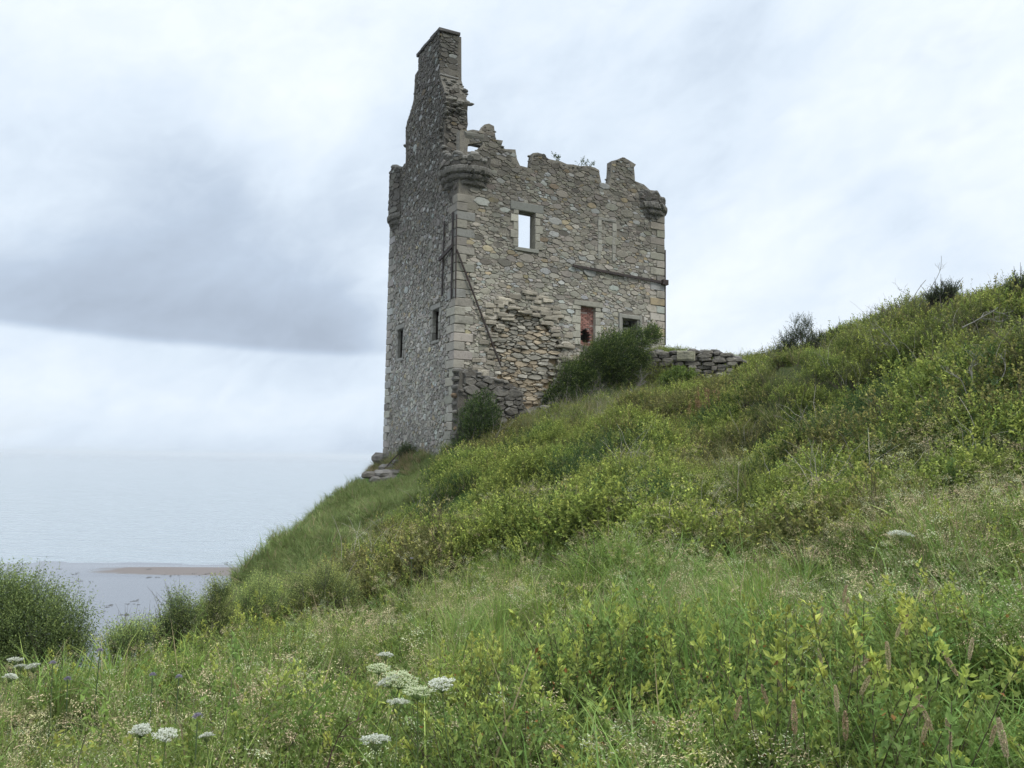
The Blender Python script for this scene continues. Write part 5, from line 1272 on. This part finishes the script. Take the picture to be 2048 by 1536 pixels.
# cow parsley heads
def umbel(seed, r, cream):
    rg = np.random.default_rng(seed); t = thing("cow_parsley", "x", "wildflower", (0, 0, 0), "white umbel flowers"); s = MB(); f = MB()
    tube(s, [(rg.normal(0, .04), rg.normal(0, .04), -.75), (0, 0, -.35), (0, 0, -.05)], .004, .0025, (.16, .22, .09), 5)
    c = (.56, .57, .47) if not cream else (.46, .50, .30)
    for k in range(26):
        a = k * 2.4; q = math.sqrt((k + .5) / 26) * rg.uniform(.85, 1.1); e_ = np.array([math.cos(a) * q * r, math.sin(a) * q * r, .006 - .018 * q * q + rg.normal(0, .004)]); tube(s, [(0, 0, -.05), e_ * (.6, .6, .3) + (0, 0, -.02), e_], .0012, .0008, (.18, .25, .10), 3)
        m_ = 34; an = rg.uniform(0, 6.28, m_); rr = np.sqrt(rg.random(m_)) * r * .2; P = e_ + np.stack([np.cos(an) * rr, np.sin(an) * rr, rg.normal(.002, .003, m_)], 1)
        leaves(f, P, np.stack([np.cos(an), np.sin(an), rg.uniform(.2, .8, m_)], 1), np.tile([0, 0, 1.0], (m_, 1)), .0065, .006, np.array(c) * rg.lognormal(0, .1, (m_, 1)), fold=.05)
    obj("stem", s, [M_grass], t, local=True); obj("flower_head", f, [M_flower], t, local=True); return t
um = [umbel(470, .058, False), umbel(471, .075, True), umbel(472, .045, False)]; first = [True] * 3
US = [(772,1308,0,1.0,"flattest white umbel at the top of the cream cluster, bottom left of centre"),(758,1335,1,1.15,"large cream umbel, upper left of the cluster bottom left of centre"),(775,1360,0,1.1,"white umbel in the middle left of the cream cluster"),(803,1358,1,1.1,"cream umbel in the middle of the cluster beside the white ones"),(835,1382,1,1.05,"cream umbel at the lower right of the cluster"),(882,1365,0,.95,"bright white umbel standing alone right of the cream cluster"),(797,1402,0,.95,"white umbel lowest in the cluster"),(752,1476,0,1.0,"white umbel near the bottom edge below the cream cluster"),
      (282,1458,2,.9,"greyish umbel near the bottom left, left of three in a row"),(332,1467,0,.8,"white umbel near the bottom left, middle of three in a row"),(412,1470,2,.6,"small umbel near the bottom left, right of three in a row"),(30,1318,0,.9,"white umbel under the hawthorn bush at the left edge, topmost"),(42,1331,0,1.0,"white umbel under the hawthorn bush, below the topmost"),(65,1332,2,1.0,"white umbel under the hawthorn bush, right of its neighbours"),(22,1352,2,.9,"lowest small umbel under the hawthorn bush at the left edge"),
      (1800,1066,0,1.5,"wide white umbel lying level in the grass on the right")]
for px, py, k, s_, lb in US:
    p, g = at_h(px, py, .74 if px < 1000 else .6); p = p * .985
    o_ = place(um[k], first[k], p, s_ * rng.uniform(.7, 1.1), px * .7, lb); o_.rotation_euler = (rng.normal(0, .16), rng.normal(0, .16), px * .7); first[k] = False
# tan seed heads standing out lower right
def seedhead(seed, col):
    rg = np.random.default_rng(seed); t = thing("seed_head_grass", "upright tan grass seed head standing above the leaves at the lower right", "grass head", (0, 0, 0), "tan grass seed heads, lower right"); s = MB(); f = MB()
    L_ = .105; tube(s, [(.05, .02, -.6), (.01, 0, -.3), (0, 0, 0), (-.006, 0, L_)], .0018, .001, (.25, .27, .12), 4)
    n = 420; q = rg.random(n); w = .0055 * np.sin(np.clip(q * 1.05, 0, 1) * math.pi) ** .6 + .001; an = rg.uniform(0, 6.28, n)
    P = np.stack([np.cos(an) * w - .006 * q, np.sin(an) * w, q * L_], 1); D = np.stack([np.cos(an) * .7, np.sin(an) * .7, rg.uniform(.5, 1.3, n)], 1)
    leaves(f, P, D, rg.normal(0, 1, (n, 3)), .007, .0035, np.array(col) * 1.15 * rg.lognormal(0, .25, (n, 1)), fold=.1)
    obj("stem", s, [M_grass], t, local=True); obj("seed_head", f, [M_dry], t, local=True); return t
sh = [seedhead(480, (.36, .27, .17)), seedhead(481, (.40, .33, .21))]; first = [True] * 2; rg = np.random.default_rng(482)
for i, (px, py) in enumerate(((1685,1207),(1637,1254),(1802,1254),(1791,1280),(1509,1302),(1644,1333),(1735,1327),(1778,1340),(1916,1352),(1564,1384),(1470,1441),(1675,1425),(1824,1444),(1843,1485),(1799,1450),(1720,1390),(1979,1495),(2014,1517),(1691,1482),(1938,1320),(1536,1412),(1690,1240),(1812,1275),(1700,1345),(1836,1420),(1865,1462),(1590,1470),(1900,1505))):
    p, g = at_h(px, py, .64); p = p * .97; k = i % 2; o = place(sh[k], first[k], p, rg.uniform(.65, 1.15), rg.uniform(0, 6)); first[k] = False
    o.rotation_euler = (rg.normal(0, .3), rg.normal(0, .35), rg.uniform(0, 6.28))
# thistles, small lilac dots lower left
def thistle(seed):
    rg = np.random.default_rng(seed); t = thing("thistle", "x", "thistle", (0, 0, 0), "lilac thistle heads"); s = MB(); f = MB()
    tube(s, [(0, 0, -.6), (.01, 0, -.3), (0, 0, 0)], .004, .003, (.12, .17, .08), 4)
    n = 120; d = rg.normal(0, 1, (n, 3)); d[:, 2] = np.abs(d[:, 2]) + .3; leaves(f, d / np.linalg.norm(d, axis=1)[:, None] * .008, d, rg.normal(0, 1, (n, 3)), .014, .003, np.array([.30, .27, .33]) * rg.lognormal(0, .2, (n, 1)))
    obj("stem", s, [M_grass], t, local=True); obj("flower_head", f, [M_flower], t, local=True); return t
th = thistle(490)
for i, (px, py, lb) in enumerate(((135,1360,"lilac thistle head under the hawthorn bush, lower left"),(105,1328,"lilac thistle head beside the white umbels at the far left"),(305,1352,"lilac thistle head in the grass, left of a pair"),(358,1356,"lilac thistle head in the grass, right of a pair"),(200,1303,"lilac thistle head near the gap to the beach"),(395,1436,"bluish thistle head low in the grass at lower left"),(823,1118,"lilac thistle head on the slope left of centre"))):
    p, g = at_h(px, py, .6); place(th, i == 0, p * .985, 1.3, i, lb)
# thin sapling stem, bottom left of centre
bare("sapling", "thin bare brown sapling stem rising at the bottom, left of the low umbel", (655, 1536), (668, 1420), 3.3, 495, .006, (.10, .06, .05), 1)["category"] = "sapling"

# ------------------------------------------------------------------ air
if HAZE:
    mb = MB(); x0, x1, y0, y1, z0, z1 = -14500, 14500, -9500, 15500, -30, 21.5
    V = [(x, y, z) for z in (z0, z1) for x, y in ((x0, y0), (x1, y0), (x1, y1), (x0, y1))]
    mb.add(V, [(3, 2, 1, 0), (4, 5, 6, 7), (0, 1, 5, 4), (1, 2, 6, 5), (2, 3, 7, 6), (3, 0, 4, 7)])
    m = bpy.data.materials.new("haze"); m.use_nodes = True; N, L = nodes(m.node_tree); out = N.new("ShaderNodeOutputMaterial"); v = N.new("ShaderNodeVolumePrincipled")
    v.inputs["Color"].default_value = (.95, .98, 1.0, 1); v.inputs["Density"].default_value = HAZE; v.inputs["Anisotropy"].default_value = .2
    L.new(v.outputs[0], out.inputs["Volume"]); obj("haze", mb, [m], kind="stuff")
